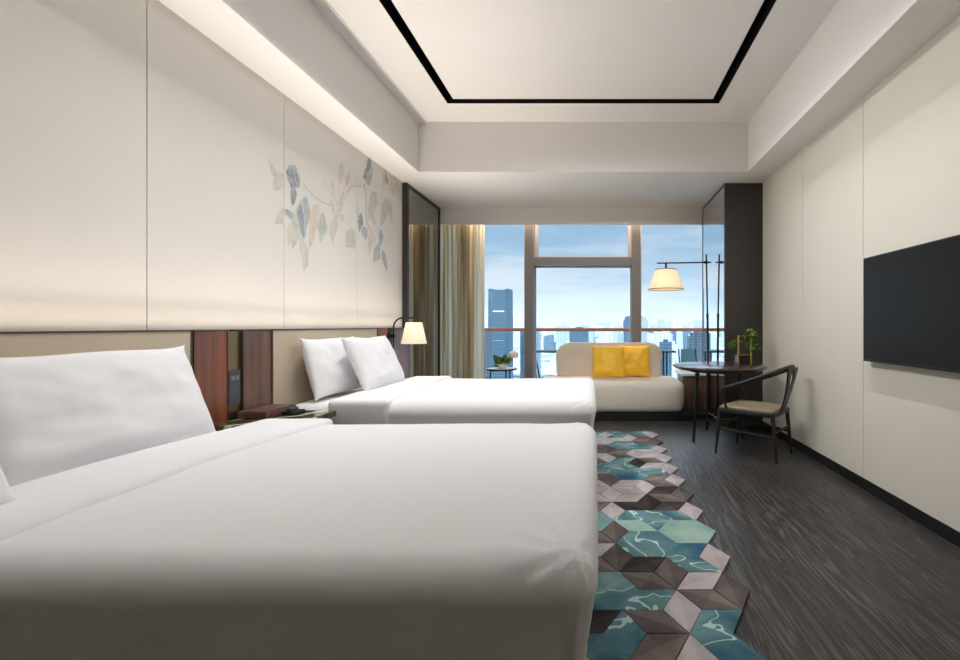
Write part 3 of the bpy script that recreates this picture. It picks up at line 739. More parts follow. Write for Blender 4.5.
def build_rug():
    a = .16; hgt = a*math.sqrt(3)/2
    blobs = [  # x, y, rx, ry, class
        (.20, 4.68, .34, .17, 3), (.12, 4.45, .25, .12, 1), (.55, 4.62, .16, .1, 1), (.30, 4.28, .22, .12, 3), (.52, 4.35, .2, .1, 0), (.55, 4.02, .26, .24, 1), (.15, 4.08, .2, .12, 0),
        (.08, 3.95, .14, .12, 1), (.20, 3.62, .34, .24, 3), (.55, 3.7, .14, .12, 1), (.62, 3.45, .2, .12, 0), (.12, 3.12, .30, .22, 1), (.56, 3.15, .26, .2, 0), (.35, 2.85, .3, .1, 2),
        (.03, 2.60, .14, .12, 3), (.40, 2.62, .24, .17, 3), (.48, 2.52, .14, .1, 4), (.04, 2.36, .12, .12, 1), (.30, 2.33, .24, .10, 3), (.42, 2.17, .22, .08, 3),
        (.56, 2.22, .1, .09, 1), (.22, 2.10, .09, .07, 2), (.06, 1.87, .19, .22, 3), (.03, 1.6, .15, .3, 3), (.36, 2.0, .13, .08, 1), (.48, 1.62, .10, .12, 3), (.28, 1.3, .2, .1, 0),
        (.45, 1.05, .25, .2, 3), (.1, .8, .3, .25, 1), (.5, .5, .3, .2, 3), (.1, .3, .25, .2, 0), (.2, -.1, .4, .25, 3)]
    mb = MB(); bm = mb.bm; tl = bm.loops.layers.float_color.new('tone')
    th = .014; r = random.Random(21)
    def rhomb_class(c):
        best = 0; bd = 1
        for (x, y, rx, ry, k) in blobs:
            d = ((c.x-x)/rx)**2+((c.y-y)/ry)**2
            if d < bd: bd = d; best = k
        return best
    # triangular lattice; star centres every third point give six-rhombus rosettes
    y_start, y_end = -.9, 4.86
    i0, i1 = -5, 10; j0 = int(y_start/hgt)-1; j1 = int(y_end/hgt)+3
    def LP(i, j): return Vector((i*a+(j % 2)*a/2-.13, j*hgt, 0))
    def typ(i, j): return ((i-(j-(j % 2))//2)-j) % 3
    tris = []
    for j in range(j0, j1):
        for i in range(i0, i1):
            if j % 2 == 0: ts = (((i, j), (i+1, j), (i, j+1)), ((i+1, j), (i+1, j+1), (i, j+1)))
            else: ts = (((i, j), (i+1, j), (i+1, j+1)), ((i, j), (i+1, j+1), (i, j+1)))
            tris += ts
    cells = {}
    for tr in tris:
        z = sorted((typ(*q), q) for q in tr)
        p0, p1, p2 = (LP(*z[k][1]) for k in range(3))
        key = (z[1][1], z[2][1])
        cells.setdefault(key, []).append((p0, p1, p2))
    for key in sorted(cells):
        ts = cells[key]
        if len(ts) < 2: continue
        mid = (ts[0][1]+ts[0][2])/2
        ang = math.atan2(*(ts[0][2]-ts[0][1]).yx) % PI; ori = int(round(ang/(PI/3))) % 3
        if mid.y > y_end-.04 or mid.y < y_start: continue
        edge = .665 - .03*math.sin(mid.y*2.1+.6) - (.03 if mid.y < 1.9 else 0) - (.09 if mid.y < 1.72 else 0)
        if mid.x > edge or mid.x < -.06: continue
        k = rhomb_class(mid)
        if k == 0:
            q = r.random()
            if q < .10: k = 2
            elif q < .24: k = 1
        elif k == 1 and r.random() < .10: k = 0
        elif k == 3 and r.random() < .09: k = r.choice((1, 4, 2))
        tone = {0: 1, 1: 1, 2: 1, 3: 1, 4: 1}[k]
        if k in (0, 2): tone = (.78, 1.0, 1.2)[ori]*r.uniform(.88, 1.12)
        elif k == 1: tone = r.uniform(.9, 1.06)
        else: tone = 1+.25*noise.noise(Vector((mid.x*3, mid.y*3, 5)))
        for ti, (p0, p1, p2) in enumerate(ts):
            c = (p0+p1+p2)/3
            gap = .0035 if k not in (3, 4) else .0
            pts = [p+(mid-p).normalized()*gap for p in (p0, p1, p2)]
            pts[1] = p1+(mid-p1).normalized()*gap; pts[2] = p2+(mid-p2).normalized()*gap
            mb.mi = k
            # cut pile: the long diagonal of the rhombus is a soft ridge
            vs = [bm.verts.new(Vector((p.x, p.y, th))) for p in pts]
            cc = bm.verts.new(Vector((mid.x, mid.y, th+(.002 if gap else 0))))
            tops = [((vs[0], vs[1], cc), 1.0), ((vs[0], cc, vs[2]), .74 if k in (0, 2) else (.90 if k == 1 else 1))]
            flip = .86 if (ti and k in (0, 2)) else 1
            for tri_, mul in tops:
                f = bm.faces.new(tri_); f.material_index = k; tt = tone*mul*flip
                for l in f.loops: l[tl] = (tt, tt, tt, 1)
            lo = [bm.verts.new(Vector((p.x, p.y, .0005))) for p in pts]
            for a_, b_ in ((0, 1), (2, 0)):
                f = bm.faces.new((vs[a_], lo[a_], lo[b_], vs[b_])); f.material_index = k
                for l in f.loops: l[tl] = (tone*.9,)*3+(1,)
    # low backing a little inside the tiles
    o = mb.build('rug', M_rugs, fixn=True)
    return tag(o, 'faceted grey and teal rug with jagged edge beside the beds', 'rug')
build_rug()

# ------------------------------------------------------------------ sofa
so = thing('sofa', (.2, 5.8, .083), 'beige fabric sofa with rounded low back in front of the window', 'sofa')
def seatf(p, n):
    q = p.copy()
    if n.z > .5: q.z += .008*noise.noise(p*3)
    k = (p.z-.1)/.38
    q.x += n.x*.012*math.sin(k*PI); q.y += n.y*.012*math.sin(k*PI)
    return q
rbox((-.72, 5.47, .085), (1.085, 6.16, .478), .075, .035, seatf).build('seat', M_sofa, so, smooth=180)
def sofa_back():
    mb = MB(); x0, x1, z0, z1, r = -.525, .905, .47, .925, .17
    pts = [(x0+.03, z0), (x1-.05, z0), (x1-.005, z0+.12)]
    pts = [(x0+.02, z0), (x1-.03, z0)]
    for k in range(9):
        a = k*PI/16; pts.append((x1-r+r*math.cos(a), z1-r+r*math.sin(a)))
    for k in range(9):
        a = PI/2+k*PI/16; pts.append((x0+r+r*math.cos(a), z1-r+r*math.sin(a)))
    lean = .10
    mb.poly([Vector((x, 5.99+(z-z0)*lean, z)) for x, z in pts], (0, .15, 0))
    fs = list(mb.bm.edges)
    bmesh.ops.bevel(mb.bm, geom=[e for e in mb.bm.edges if abs((e.verts[0].co-e.verts[1].co).y) < .12], offset=.035, segments=4, profile=.5, affect='EDGES')
    return mb.build('backrest', M_sofab, so, smooth=50)
sofa_back()
def cushion(x, y, z, W, tilt, rz, label, seed):
    o = pillow((0, 0, 0), W, W, .14, 0, 0, label, 'cushion', M_yellow, wr=.5, cat='cushion', seed=seed)
    bb = [Vector(v.co) for v in o.data.vertices]; c = Vector((0, 0, sum(v.z for v in bb)/len(bb)))
    R = Matrix.Rotation(rz, 4, 'Z') @ Matrix.Rotation(tilt, 4, 'X') @ Matrix.Rotation(-PI/2, 4, 'Z') @ Matrix.Translation(-c)
    o.data.transform(R); o.location = (x, y, z)
cushion(.172, 5.80, .692, .43, -.22, .0, 'left yellow satin cushion, overlapping the other on the sofa', 1)
cushion(.515, 5.905, .690, .43, -.10, -.05, 'right yellow satin cushion, partly behind the other on the sofa', 5)

# low cabinet beside the sofa
cb = thing('low_cabinet', (1.28, 5.9, .083), 'low brown wood cabinet with white marble top between sofa and column', 'cabinet')
MB().box((1.125, 5.75, .083), (1.462, 6.15, .515), .003).build('body', M_wood_brown, cb)
MB().box((1.10, 5.70, .515), (1.462, 6.2, .54), .003).build('marble_top', M_marble_w, cb)
d = MB().box((1.14, 5.742, .11), (1.45, 5.751, .49), .003).build('door', M_wood_brown, cb)
MB().tube([(1.17, 5.735, .33), (1.17, 5.735, .42)], .005, 8).build('handle', M_brass, d)

# floor lamp
fl = thing('floor_lamp', (1.40, 5.55, .083), 'black floor lamp with long arm and lit cream shade beside the column', 'lamp')
MB().lathe([(.0, .083), (.052, .083), (.052, .094), (.045, .098), (.0, .098)], (1.40, 5.56, 0), 28, cap=False).build('base', M_darkmetal, fl, smooth=True)
Yf = 5.6
pt = at_depth(706.3, 254.5, Yf); pb = Vector((1.412, Yf-.02, .09))
pm = at_depth(707.5, 316, Yf)
MB().tube([pb, pm], .014, 12).tube([pm, pt], .010, 12).tube([pm-Vector((0, 0, .02)), pm+Vector((0, 0, .03))], .017, 12).build('pole', M_darkmetal, fl, smooth=True)
a0 = at_depth(657, 263.2, Yf-.025); a1 = at_depth(711, 262.3, Yf-.025)
MB().tube([a0, a1], .009, 10).tube([a1-Vector((.09, 0, 0)), a1-Vector((.04, 0, 0))], .017, 10).build('arm', M_darkmetal, fl, smooth=True)
sc = at_depth(666, 270, Yf-.025)
MB().tube([(sc.x, sc.y, a0.z), (sc.x, sc.y, sc.z-.02)], .013, 10).build('lamp_holder', M_darkmetal, fl, smooth=True)
zs0 = EYE+(326-289.6)*Yf/F; zs1 = EYE+(326-270)*Yf/F
sh = MB().lathe([(17.6*Yf/F, zs0), (10.6*Yf/F, zs1)], (sc.x, sc.y, 0), 48, cap=False).build('lamp_shade', M_shade, fl, smooth=True)
sh.modifiers.new('t', 'SOLIDIFY').thickness = .002
for (rr, zz) in ((17.7*Yf/F, zs0), (10.7*Yf/F, zs1)):
    MB().tube([(sc.x+rr*math.cos(k*PI/24), sc.y+rr*math.sin(k*PI/24), zz) for k in range(49)], .0045, 6, cap=False).build('shade_ring', M_bronze_d, sh)
MB().lathe([(0, sc.z-.02), (.02, sc.z-.03), (.035, sc.z-.09), (.02, sc.z-.13), (0, sc.z-.14)], (sc.x, sc.y, 0), 20, cap=False).build('bulb', m_emit_shade('warm_bulb_floor', (1, .78, .5, 1), 8), fl, smooth=True)

# ------------------------------------------------------------------ round table
TX, TY = 1.265, 4.60
rt = thing('round_table', (TX, TY, 0), 'round dark walnut table on black legs beside the column', 'table')
MB().lathe([(.0, .752), (.455, .752), (.463, .746), (.463, .735), (.43, .715), (.0, .715)], (TX, TY, 0), 72, cap=False).build('tabletop', M_wood_top, rt, smooth=50)
MB().lathe([(.30, .69), (.31, .69), (.31, .716), (.30, .716), (.30, .69)], (TX, TY, 0), 48, cap=False).build('apron', M_chairwood, rt, smooth=True)
lt = [(.99, 4.52, -.30), (1.49, 4.54, 0), (1.235, 4.97, 0)]
for (lx, ly, _) in lt:
    dx, dy = lx-TX, ly-TY; L = math.hypot(dx, dy)
    MB().tube([(TX+dx*.84, TY+dy*.84, .72), (lx, ly, 0)], [.024, .014], 12).build('leg', M_chairwood, rt, smooth=True)
st = MB()
for k in range(3):
    a = lt[k]; st.tube([(TX+(a[0]-TX)*.95, TY+(a[1]-TY)*.95, .20), (TX, TY, .20)], .006, 8)
st.build('stretcher', M_bronze, rt)

# plant stand on the table
def leaf_cluster(mb, c, rx, rz, n, seed, size=.02, ry=None):
    r = random.Random(seed); ry = ry or rx
    for k in range(n):
        while True:
            v = Vector((r.uniform(-1, 1), r.uniform(-1, 1), r.uniform(-1, 1)))
            if .25 < v.length < 1: break
        p = Vector(c)+Vector((v.x*rx, v.y*ry, v.z*rz))
        d = Vector((r.uniform(-1, 1), r.uniform(-1, 1), r.uniform(-.4, 1))).normalized(); s = d.cross(Vector((r.random(), r.random(), r.random()))).normalized()
        L = size*r.uniform(.7, 1.3); nrm = d.cross(s)
        mb.mi = 0 if r.random() < .65 else 1
        mb.poly([p, p+d*L*.35+s*L*.32, p+d*L*.75+s*L*.24+nrm*L*.1, p+d*L+nrm*L*.2, p+d*L*.75-s*L*.24+nrm*L*.1, p+d*L*.35-s*L*.32])
Yp = 4.72
pl = thing('potted_plant', (1.55, Yp, .752), 'small leafy plant in black box with brass posts on the round table', 'plant')
q0 = at_depth(736.6, 363.5, Yp); q1 = at_depth(749, 355, Yp)
MB().box((q0.x, Yp-.065, .7525), (q1.x, Yp+.065, .845), .003).build('planter', M_box_black, pl)
MB().box((q0.x+.006, Yp-.059, .84), (q1.x-.006, Yp+.059, .848)).build('soil', mat('soil', srgb(52, 42, 34), .95, vary=.3, vscale=60), pl)
fr = MB()
for (px, z0, z1, yy) in ((738.3, .7525, 1.15-(335-326)*Yp/F, Yp-.075), (751, .7525, 1.15-(336-326)*Yp/F, Yp-.075)):
    x = (px-CX)*yy/F; fr.box((x-.008, yy-.006, z0), (x+.008, yy+.006, z1), .001)
x0 = (738.3-CX)*(Yp-.075)/F; x1 = (751-CX)*(Yp-.075)/F
fr.box((x0, Yp-.077, .85), (x1, Yp-.073, .854)); fr.box((x0, Yp-.076, 1.046), (x1, Yp-.073, 1.049))
fr.build('brass_frame', M_brass, pl)
stm = MB()
heads = [(at_depth(750, 341, Yp-.07), .075, .11, 210), (at_depth(749, 336, Yp-.07), .055, .06, 90), (at_depth(732, 345.5, Yp-.03), .05, .05, 80), (at_depth(756, 348, Yp-.05), .04, .04, 50)]
root = Vector(((q0.x+q1.x)/2, Yp, .845))
for (h, rx, rz, n) in heads:
    for k in range(3):
        e = h+Vector((rnd.uniform(-.03, .03), rnd.uniform(-.03, .03), rnd.uniform(-.03, .04)))
        stm.tube([root, (root+e)/2+Vector((0, 0, .04)), e], [.003, .002, .001], 5)
stm.build('stem', mat('plant_stem', srgb(84, 78, 50), .7), pl)
lf = MB()
for i, (h, rx, rz, n) in enumerate(heads): leaf_cluster(lf, h, rx, rz, n, i, .03)
o = lf.build('leaves', [M_leaf, M_leaf_l], pl, fixn=False)

# ------------------------------------------------------------------ armchair with a horseshoe rail
def armchair():
    t = thing('armchair', (0, 0, 0), 'black wooden armchair with curved rail and olive seat pad at the round table', 'chair')
    # local: +x = front, y = side (left +), built around origin
    sz = .41
    # seat frame ring
    f = MB()
    cor = [(-.235, -.195), (.235, -.225), (.235, .225), (-.235, .195)]
    for k in range(4):
        a = cor[k]; b = cor[(k+1) % 4]; f.tube([(a[0], a[1], sz-.015), (b[0], b[1], sz-.015)], .022, 8, flat=(1.0, .7))
    f.build('seat_frame', M_chairwood, t, smooth=True)
    def sf(p, n):
        u = (p.x)/.235; q = p.copy(); q.y *= (1+.06*u)
        if n.z > .3: q.z += .022*(1-min(1, (p.x/.24)**2))*(1-min(1, (p.y/.22)**2))
        return q
    rbox((-.235, -.205, sz-.012), (.240, .205, sz+.026), .018, .025, sf).build('seat_pad', M_seatpad, t, smooth=180)
    # legs
    for (x, y, fx, fy) in ((.225, -.215, .262, -.235), (.225, .215, .262, .235), (-.225, -.185, -.262, -.195), (-.225, .185, -.262, .195)):
        MB().tube([(x, y, sz+.005), (x*.5+fx*.5, y*.5+fy*.5, sz*.5), (fx, fy, 0)], [.019, .016, .010], 12).build('leg', M_chairwood, t, smooth=True)
    # stretchers
    for (a, b) in (((.243, -.222, .235), (-.243, -.190, .205)), ((.243, .222, .235), (-.243, .190, .205)), ((.24, -.22, .26), (.24, .22, .26)), ((-.242, -.188, .25), (-.242, .188, .25))):
        MB().tube([a, b], [.009, .009], 8, flat=(1.3, .8)).build('stretcher', M_chairwood, t, smooth=True)
    # rail: from the front arm posts round the back
    pts = []
    for k in range(33):
        a = -PI/2 + PI*k/32  # across the back
        s = math.cos(a)      # 1 at the back middle
        side = math.sin(a)
        x = .14 - .47*max(0, s)**.75
        y = .255*side*(1 if abs(side) < 1 else 1)
        z = .612 + .188*max(0, s)**.85
        pts.append(Vector((x, y, z)))
    def arm_end(sg):
        return [Vector((.165, sg*.222, sz)), Vector((.185, sg*.236, sz+.10)), Vector((.192, sg*.245, sz+.155)), Vector((.178, sg*.25, sz+.185))]
    L = arm_end(-1); R = arm_end(1)
    full = L+pts+R[::-1]
    rad = [.010, .011, .012, .014]+[.014+.004*math.sin(PI*k/32) for k in range(33)]+[.014, .012, .011, .010]
    MB().tube(full, rad, 12, flat=(.85, 1.15)).build('arm_rail', M_chairwood, t, smooth=True)
    # Y-shaped back splat with a slot
    def spl(z, y, x): return Vector((x, y, z))
    sp = MB()
    zb, zt_ = sz-.01, .790
    xb, xt = -.235, -.328
    def pos(s, y): return Vector((xb+(xt-xb)*s-.012*math.sin(PI*s), y, zb+(zt_-zb)*s))
    def bar(fn0, fn1, n=12):
        lv = []; rv = []
        for i in range(n+1):
            s = i/n; lv.append(pos(s, fn0(s))); rv.append(pos(s, fn1(s)))
        for i in range(n):
            sp.poly([lv[i], rv[i], rv[i+1], lv[i+1]], (-.014, 0, -.002))
    wid = lambda s: .045+.085*s**1.5
    slot = lambda s: .0 if s < .55 or s > .97 else .042*math.sin(PI*(s-.55)/.42)**.6
    bar(lambda s: -wid(s), lambda s: -slot(s)); bar(lambda s: slot(s), lambda s: wid(s))
    sp.build('back_splat', M_chairwood, t)
    return t
ac = armchair()
place(ac, (1.44, 4.07, 0), math.atan2(.65, -.76))

# ------------------------------------------------------------------ television
tv = thing('television', (1.86, 2.55, .91), 'large black flat television hung on the right wall', 'television')
MB().box((1.835, 1.85, .912), (1.875, 3.08, 1.612), .004).build('tv_body', M_bezel, tv)
MB().box((1.8315, 1.862, .929), (1.836, 3.068, 1.600)).build('screen', M_screen, tv)
MB().box((1.829, 1.86, .913), (1.8355, 3.07, .927), .001).build('lower_bezel', M_darkmetal, tv)
MB().box((1.874, 2.2, 1.05), (1.889, 2.9, 1.45)).build('wall_bracket', M_darkmetal, tv)

# ------------------------------------------------------------------ side table with peony by the window
Ys = 5.95; SXm = (502-CX)*Ys/F
stb = thing('side_table', (SXm, Ys, .083), 'small round table with white top and black rim by the curtain', 'table')
zt = EYE-(368.2-CY)*Ys/F; rr = 15.2*Ys/F
MB().lathe([(0, zt), (rr-.004, zt), (rr-.004, zt-.006), (0, zt-.006)], (SXm, Ys, 0), 40, cap=False).build('tabletop', M_marble_w, stb)
MB().lathe([(rr-.004, zt+.001), (rr, zt+.001), (rr, zt-.022), (0, zt-.022)], (SXm, Ys, 0), 40, cap=False).build('rim', M_darkmetal, stb)
for k in range(3):
    a = PI+k*2*PI/3
    MB().tube([(SXm+.15*math.cos(a), Ys+.15*math.sin(a), zt-.02), (SXm+.17*math.cos(a), Ys+.17*math.sin(a), .083)], .009, 8).build('leg', M_darkmetal, stb)
vs = thing('flower_vase', (SXm, Ys, zt), 'white bowl vase holding a peony and green leaves on the small window table', 'vase')
zt += .001
MB().lathe([(0, zt), (.045, zt), (.075, zt+.03), (.078, zt+.055), (.07, zt+.055), (.06, zt+.035), (.03, zt+.02), (0, zt+.02)], (SXm, Ys, 0), 28, cap=False).build('bowl', M_vase, vs, smooth=True)
lf = MB()
def bigleaf(mb, p, d, L, w):
    d = Vector(d).normalized(); s = d.cross(Vector((0, -1, .3))).normalized(); pts1 = []; pts2 = []
    for i in range(7):
        u = i/6; ww = w*math.sin(PI*u**.8); c = Vector(p)+d*L*u+Vector((0, 0, -.12*L*u*u))
        pts1.append(c+s*ww); pts2.append(c-s*ww)
    mb.poly(pts1+pts2[-2:0:-1])
for k in range(52):
    a = rnd.uniform(-.9, .95); lf.mi = 0 if rnd.random() < .6 else 1
    bigleaf(lf, (SXm+rnd.uniform(-.07, .06), Ys+rnd.uniform(-.05, .05), zt+.03+rnd.uniform(0, .06)), (a, rnd.uniform(-.7, .4), rnd.uniform(.1, 1.1)), rnd.uniform(.07, .15), rnd.uniform(.012, .024))
lf.build('leaves', [M_leaf, M_leaf_l], vs, fixn=False)
fw = MB(); fc = at_depth(513.5, 355.5, Ys-.03)
pr = random.Random(2)
for k in range(64):
    z_ = 1-1.5*(k+.5)/64; a = k*2.39996; rr_ = math.sqrt(max(0, 1-z_*z_))
    d = Vector((rr_*math.cos(a), rr_*math.sin(a), z_)); R_ = .042+.016*pr.random()
    sd = d.cross(Vector((.1, .2, 1))).normalized(); up_ = sd.cross(d).normalized()
    def pf(u, v, d=d, sd=sd, up_=up_, R_=R_):
        w_ = (v-.5)*.05*math.sin(PI*min(1, .2+u*.7)); h_ = (u-.3)*.05
        return fc + d*(R_+.012*u*u-.010*abs(v-.5)) + sd*w_ + up_*h_
    fw.grid(pf, 3, 3)
fw.build('peony', M_petal, vs, smooth=180, fixn=False)
MB().tube([(SXm, Ys, zt+.03), (SXm+.05, Ys-.02, zt+.07), fc-Vector((0, 0, .02))], .0035, 6).build('stem', M_leaf, vs)

# ------------------------------------------------------------------ the city
GZ = -105.0
def m_facade(name, wall, glass, sx=4.0, sz=3.4, mort=.9):
    m = mat(name, wall, .7, spec=.3)
    nt = m.node_tree; b = nt.nodes['Principled BSDF']
    tc = [n for n in nt.nodes if n.type == 'TEX_COORD'][0]
    sp = nt.nodes.new('ShaderNodeSeparateXYZ'); nt.links.new(tc.outputs['Object'], sp.inputs[0])
    ad = nt.nodes.new('ShaderNodeMath'); ad.operation = 'ADD'; nt.links.new(sp.outputs['X'], ad.inputs[0]); nt.links.new(sp.outputs['Y'], ad.inputs[1])
    cb_ = nt.nodes.new('ShaderNodeCombineXYZ'); nt.links.new(ad.outputs[0], cb_.inputs[0]); nt.links.new(sp.outputs['Z'], cb_.inputs[1])
    br = nt.nodes.new('ShaderNodeTexBrick'); br.offset = 0
    br.inputs['Scale'].default_value = 1; br.inputs['Brick Width'].default_value = sx; br.inputs['Row Height'].default_value = sz
    br.inputs['Mortar Size'].default_value = mort; br.inputs['Color1'].default_value = glass
    br.inputs['Color2'].default_value = tuple(c*.75 for c in glass[:3])+(1,); br.inputs['Mortar'].default_value = wall
    nt.links.new(cb_.outputs[0], br.inputs['Vector']); nt.links.new(br.outputs['Color'], b.inputs['Base Color'])
    return m
FAC = {'white': m_facade('facade_white', srgb(214, 216, 218), srgb(124, 140, 156)),
       'blue': m_facade('facade_blue', srgb(78, 104, 120), srgb(44, 72, 92), 3.2, 3.6, .5),
       'grey': m_facade('facade_grey', srgb(158, 168, 178), srgb(98, 118, 136), 5, 3.2, 1.1),
       'dark': m_facade('facade_dark', srgb(84, 94, 104), srgb(48, 60, 74), 3.6, 3.6, .7)}
def tower(name, x, y, w, d, z1, m, label, cat='building', group=None, style=0, rz=0.0):
    b = MB(); h = z1-GZ
    if style == 0: b.box((-w/2, -d/2, 0), (w/2, d/2, h)); b.box((-w*.2, -d*.2, h), (w*.2, d*.2, h+3))
    elif style == 1:   # stepped top
        b.box((-w/2, -d/2, 0), (w/2, d/2, h*.93)); b.box((-w*.38, -d*.38, h*.93), (w*.38, d*.38, h*.98)); b.box((-w*.2, -d*.2, h*.98), (w*.2, d*.2, h))
    elif style == 2:   # twin slabs
        b.box((-w/2, -d/2, 0), (-w*.08, d/2, h)); b.box((w*.08, -d/2, 0), (w/2, d/2, h*.96)); b.box((-w*.08, -d*.3, 0), (w*.08, d*.3, h*.9))
    elif style == 3:   # crowned, slightly tapering tower with chamfered corners
        k = [(-.5, -.3), (-.3, -.5), (.3, -.5), (.5, -.3), (.5, .3), (.3, .5), (-.3, .5), (-.5, .3)]
        prev = None
        for s, zz in ((1, 0), (1, h*.72), (.97, h*.985)):
            ring = [b.bm.verts.new((w*p*s, d*q*s, zz)) for p, q in k]
            if prev:
                for i in range(8): b.bm.faces.new((prev[i], prev[(i+1) % 8], ring[(i+1) % 8], ring[i]))
            prev = ring
        b.bm.faces.new(prev)
        b.box((-w*.46, -d*.46, h*.985), (-w*.28, d*.46, h*1.0)); b.box((w*.28, -d*.46, h*.985), (w*.46, d*.46, h)); b.box((-w*.28, -d*.4, h*.985), (w*.28, d*.4, h*.992))
        b.mi = 1; b.box((-w*.24, -d*.506, h*.80), (w*.24, -d*.5, h*.812)); b.box((-w*.2, -d*.506, h*.55), (w*.2, -d*.5, h*.556))
    for v in b.bm.verts: v.co = Matrix.Rotation(rz, 3, 'Z') @ v.co + Vector((x, y, GZ))
    o = b.build(name, [m, FAC['white']])
    return tag(o, label, cat, group)
def px_tower(px0, px1, ytop, dist, m, label, style=0, dep=None, rz=0):
    x0 = (px0-CX)*dist/F; x1 = (px1-CX)*dist/F; z = EYE-(ytop-CY)*dist/F
    w = x1-x0; return tower('tower_block' if 'tower' in label else 'office_block', (x0+x1)/2, dist, w, dep or w*.9, z, m, label, style=style, rz=rz)
px_tower(489.5, 512, 289.5, 620, FAC['blue'], 'tallest blue glass tower, standing left of the left mullion', 3)
px_tower(483, 490.5, 333, 480, FAC['dark'], 'dark low block at the lower left of the tallest tower')
px_tower(520.5, 526, 331, 700, FAC['blue'], 'narrow blue block just left of the left mullion')
px_tower(533, 541, 333, 700, FAC['grey'], 'narrow grey block just right of the left mullion')
px_tower(570, 588.5, 327, 800, FAC['blue'], 'wide blue-grey office block above the sofa back, left half', 1)
px_tower(623.5, 633, 316, 900, FAC['blue'], 'pale blue tower left of and behind the right mullion', 1)
px_tower(637.5, 647, 316, 900, FAC['grey'], 'grey tower just right of the right mullion', 1)
px_tower(618, 623.5, 334, 850, FAC['grey'], 'short grey block touching the pale blue tower on its left')
px_tower(690, 705, 331, 600, FAC['dark'], 'dark stepped block at the right edge of the window', 1, rz=.5)
px_tower(660, 671, 342, 520, FAC['blue'], 'blue-grey block low over the right end of the outdoor table', 0)
rc = random.Random(5)
cands = []
n = 0; tries = 0; spots = [( (a-CX)/F*dd, dd, 40) for a, dd in ((500, 620), (487, 480), (523, 700), (537, 700), (579, 800), (628, 900), (642, 900), (620, 850), (697, 600), (665, 520))]
names = {'white': 'tower_block', 'grey': 'tower_block', 'low': 'low_block', 'far': 'distant_tower'}
LAB = {'white': ('pale apartment tower in the middle distance right of the tallest tower', 'pale towers in the middle distance'),
       'blue': ('blue-grey mid-distance block among the pale towers', 'blue-grey blocks in the middle distance'),
       'low': ('low pale building on the city ground below the horizon', 'low pale buildings on the ground'),
       'far': ('distant hazy tower on the skyline far beyond the city', 'hazy towers along the skyline')}
while n < 225 and tries < 8000:
    tries += 1
    u = rc.uniform(-.34, .34)
    kind = rc.choices(['far', 'mid', 'low'], [5, 4, 3])[0]
    if kind == 'far': dist = rc.uniform(2600, 4600)
    elif kind == 'mid': dist = rc.uniform(900, 2400)
    else: dist = rc.uniform(620, 1900)
    dens = .12 if u < -.03 else (.5 if u < .06 else 1)
    if kind == 'far': dens = .35 if u < -.02 else 1
    if rc.random() > dens: continue
    x = u*dist; w = rc.uniform(16, 34)*(1 if kind != 'far' else 1.9)
    if any(abs(x-a)/dist*F < 3 and abs(b-dist) < 60 or (math.hypot(x-a, dist-b) < c_+w*(1.1 if kind != 'low' else 1.7)) for a, b, c_ in spots): continue
    if kind == 'far': top = rc.uniform(0, 42)*(1 if u > 0 else .55) - (15 if u < 0 else 0); m = FAC['grey'] if rc.random() < .6 else FAC['white']; lab = 'far'; nm = 'distant_tower'
    elif kind == 'mid':
        top = rc.uniform(-70, -8) - (20 if u < 0 else 0)
        if rc.random() < .72: m = FAC['white']; lab = 'white'
        else: m = FAC['blue']; lab = 'blue'
        nm = 'tower_block'
    else: top = GZ+rc.uniform(10, 34); m = FAC['white']; lab = 'low'; w *= 1.6; nm = 'low_block'
    tower(nm, x, dist, w, w*rc.uniform(.5, 1), top, m, LAB[lab][0], group=LAB[lab][1], style=rc.choice((0, 0, 1, 2)) if kind != 'low' else 0, rz=rc.uniform(-.5, .5))
    spots.append((x, dist, w*.75)); n += 1
def m_ground():
    m = mat('city_ground', srgb(150, 158, 158), .9)
    nt = m.node_tree; b = nt.nodes['Principled BSDF']; mp = [q for q in nt.nodes if q.type == 'MAPPING'][0]
    v = nt.nodes.new('ShaderNodeTexVoronoi'); v.inputs['Scale'].default_value = .012; nt.links.new(mp.outputs[0], v.inputs['Vector'])
    r = nt.nodes.new('ShaderNodeValToRGB'); cr = r.color_ramp; cr.interpolation = 'CONSTANT'
    cr.elements[0].color = srgb(130, 150, 134); cr.elements[1].color = srgb(196, 202, 206); cr.elements[1].position = .4
    e = cr.elements.new(.6); e.color = srgb(160, 172, 178); e = cr.elements.new(.8); e.color = srgb(214, 218, 220)
    s = nt.nodes.new('ShaderNodeSeparateColor'); nt.links.new(v.outputs['Color'], s.inputs[0]); nt.links.new(s.outputs[0], r.inputs[0])
    nt.links.new(r.outputs[0], b.inputs['Base Color']); return m
g = MB(); g.box((-9000, 60, GZ-1), (9000, 14000, GZ)); struct(g.build('city_ground', m_ground()))
rv = MB()
def ribbon(mb, pts, w, z):
    for i in range(len(pts)-1):
        a = Vector((*pts[i], z)); b = Vector((*pts[i+1], z)); t = (b-a).normalized(); n_ = Vector((-t.y, t.x, 0))*w
        mb.poly([a-n_, a+n_, b+n_, b-n_])
ribbon(rv, [(-900, 1900), (-500, 1500), (-200, 1350), (100, 1300), (500, 1600), (1200, 1900)], 60, GZ+.6)
struct(rv.build('river', mat('river_water', srgb(150, 176, 190), .15)))
hw = MB()
ribbon(hw, [(-900, 1100), (-300, 1000), (-60, 900), (-20, 700), (-40, 400)], 16, GZ+9)
hw2 = ribbon(hw, [(-60, 2600), (-120, 1400), (-90, 900), (60, 760), (300, 700)], 12, GZ+11)
struct(hw.build('highway', mat('highway_concrete', srgb(206, 208, 206), .8)))
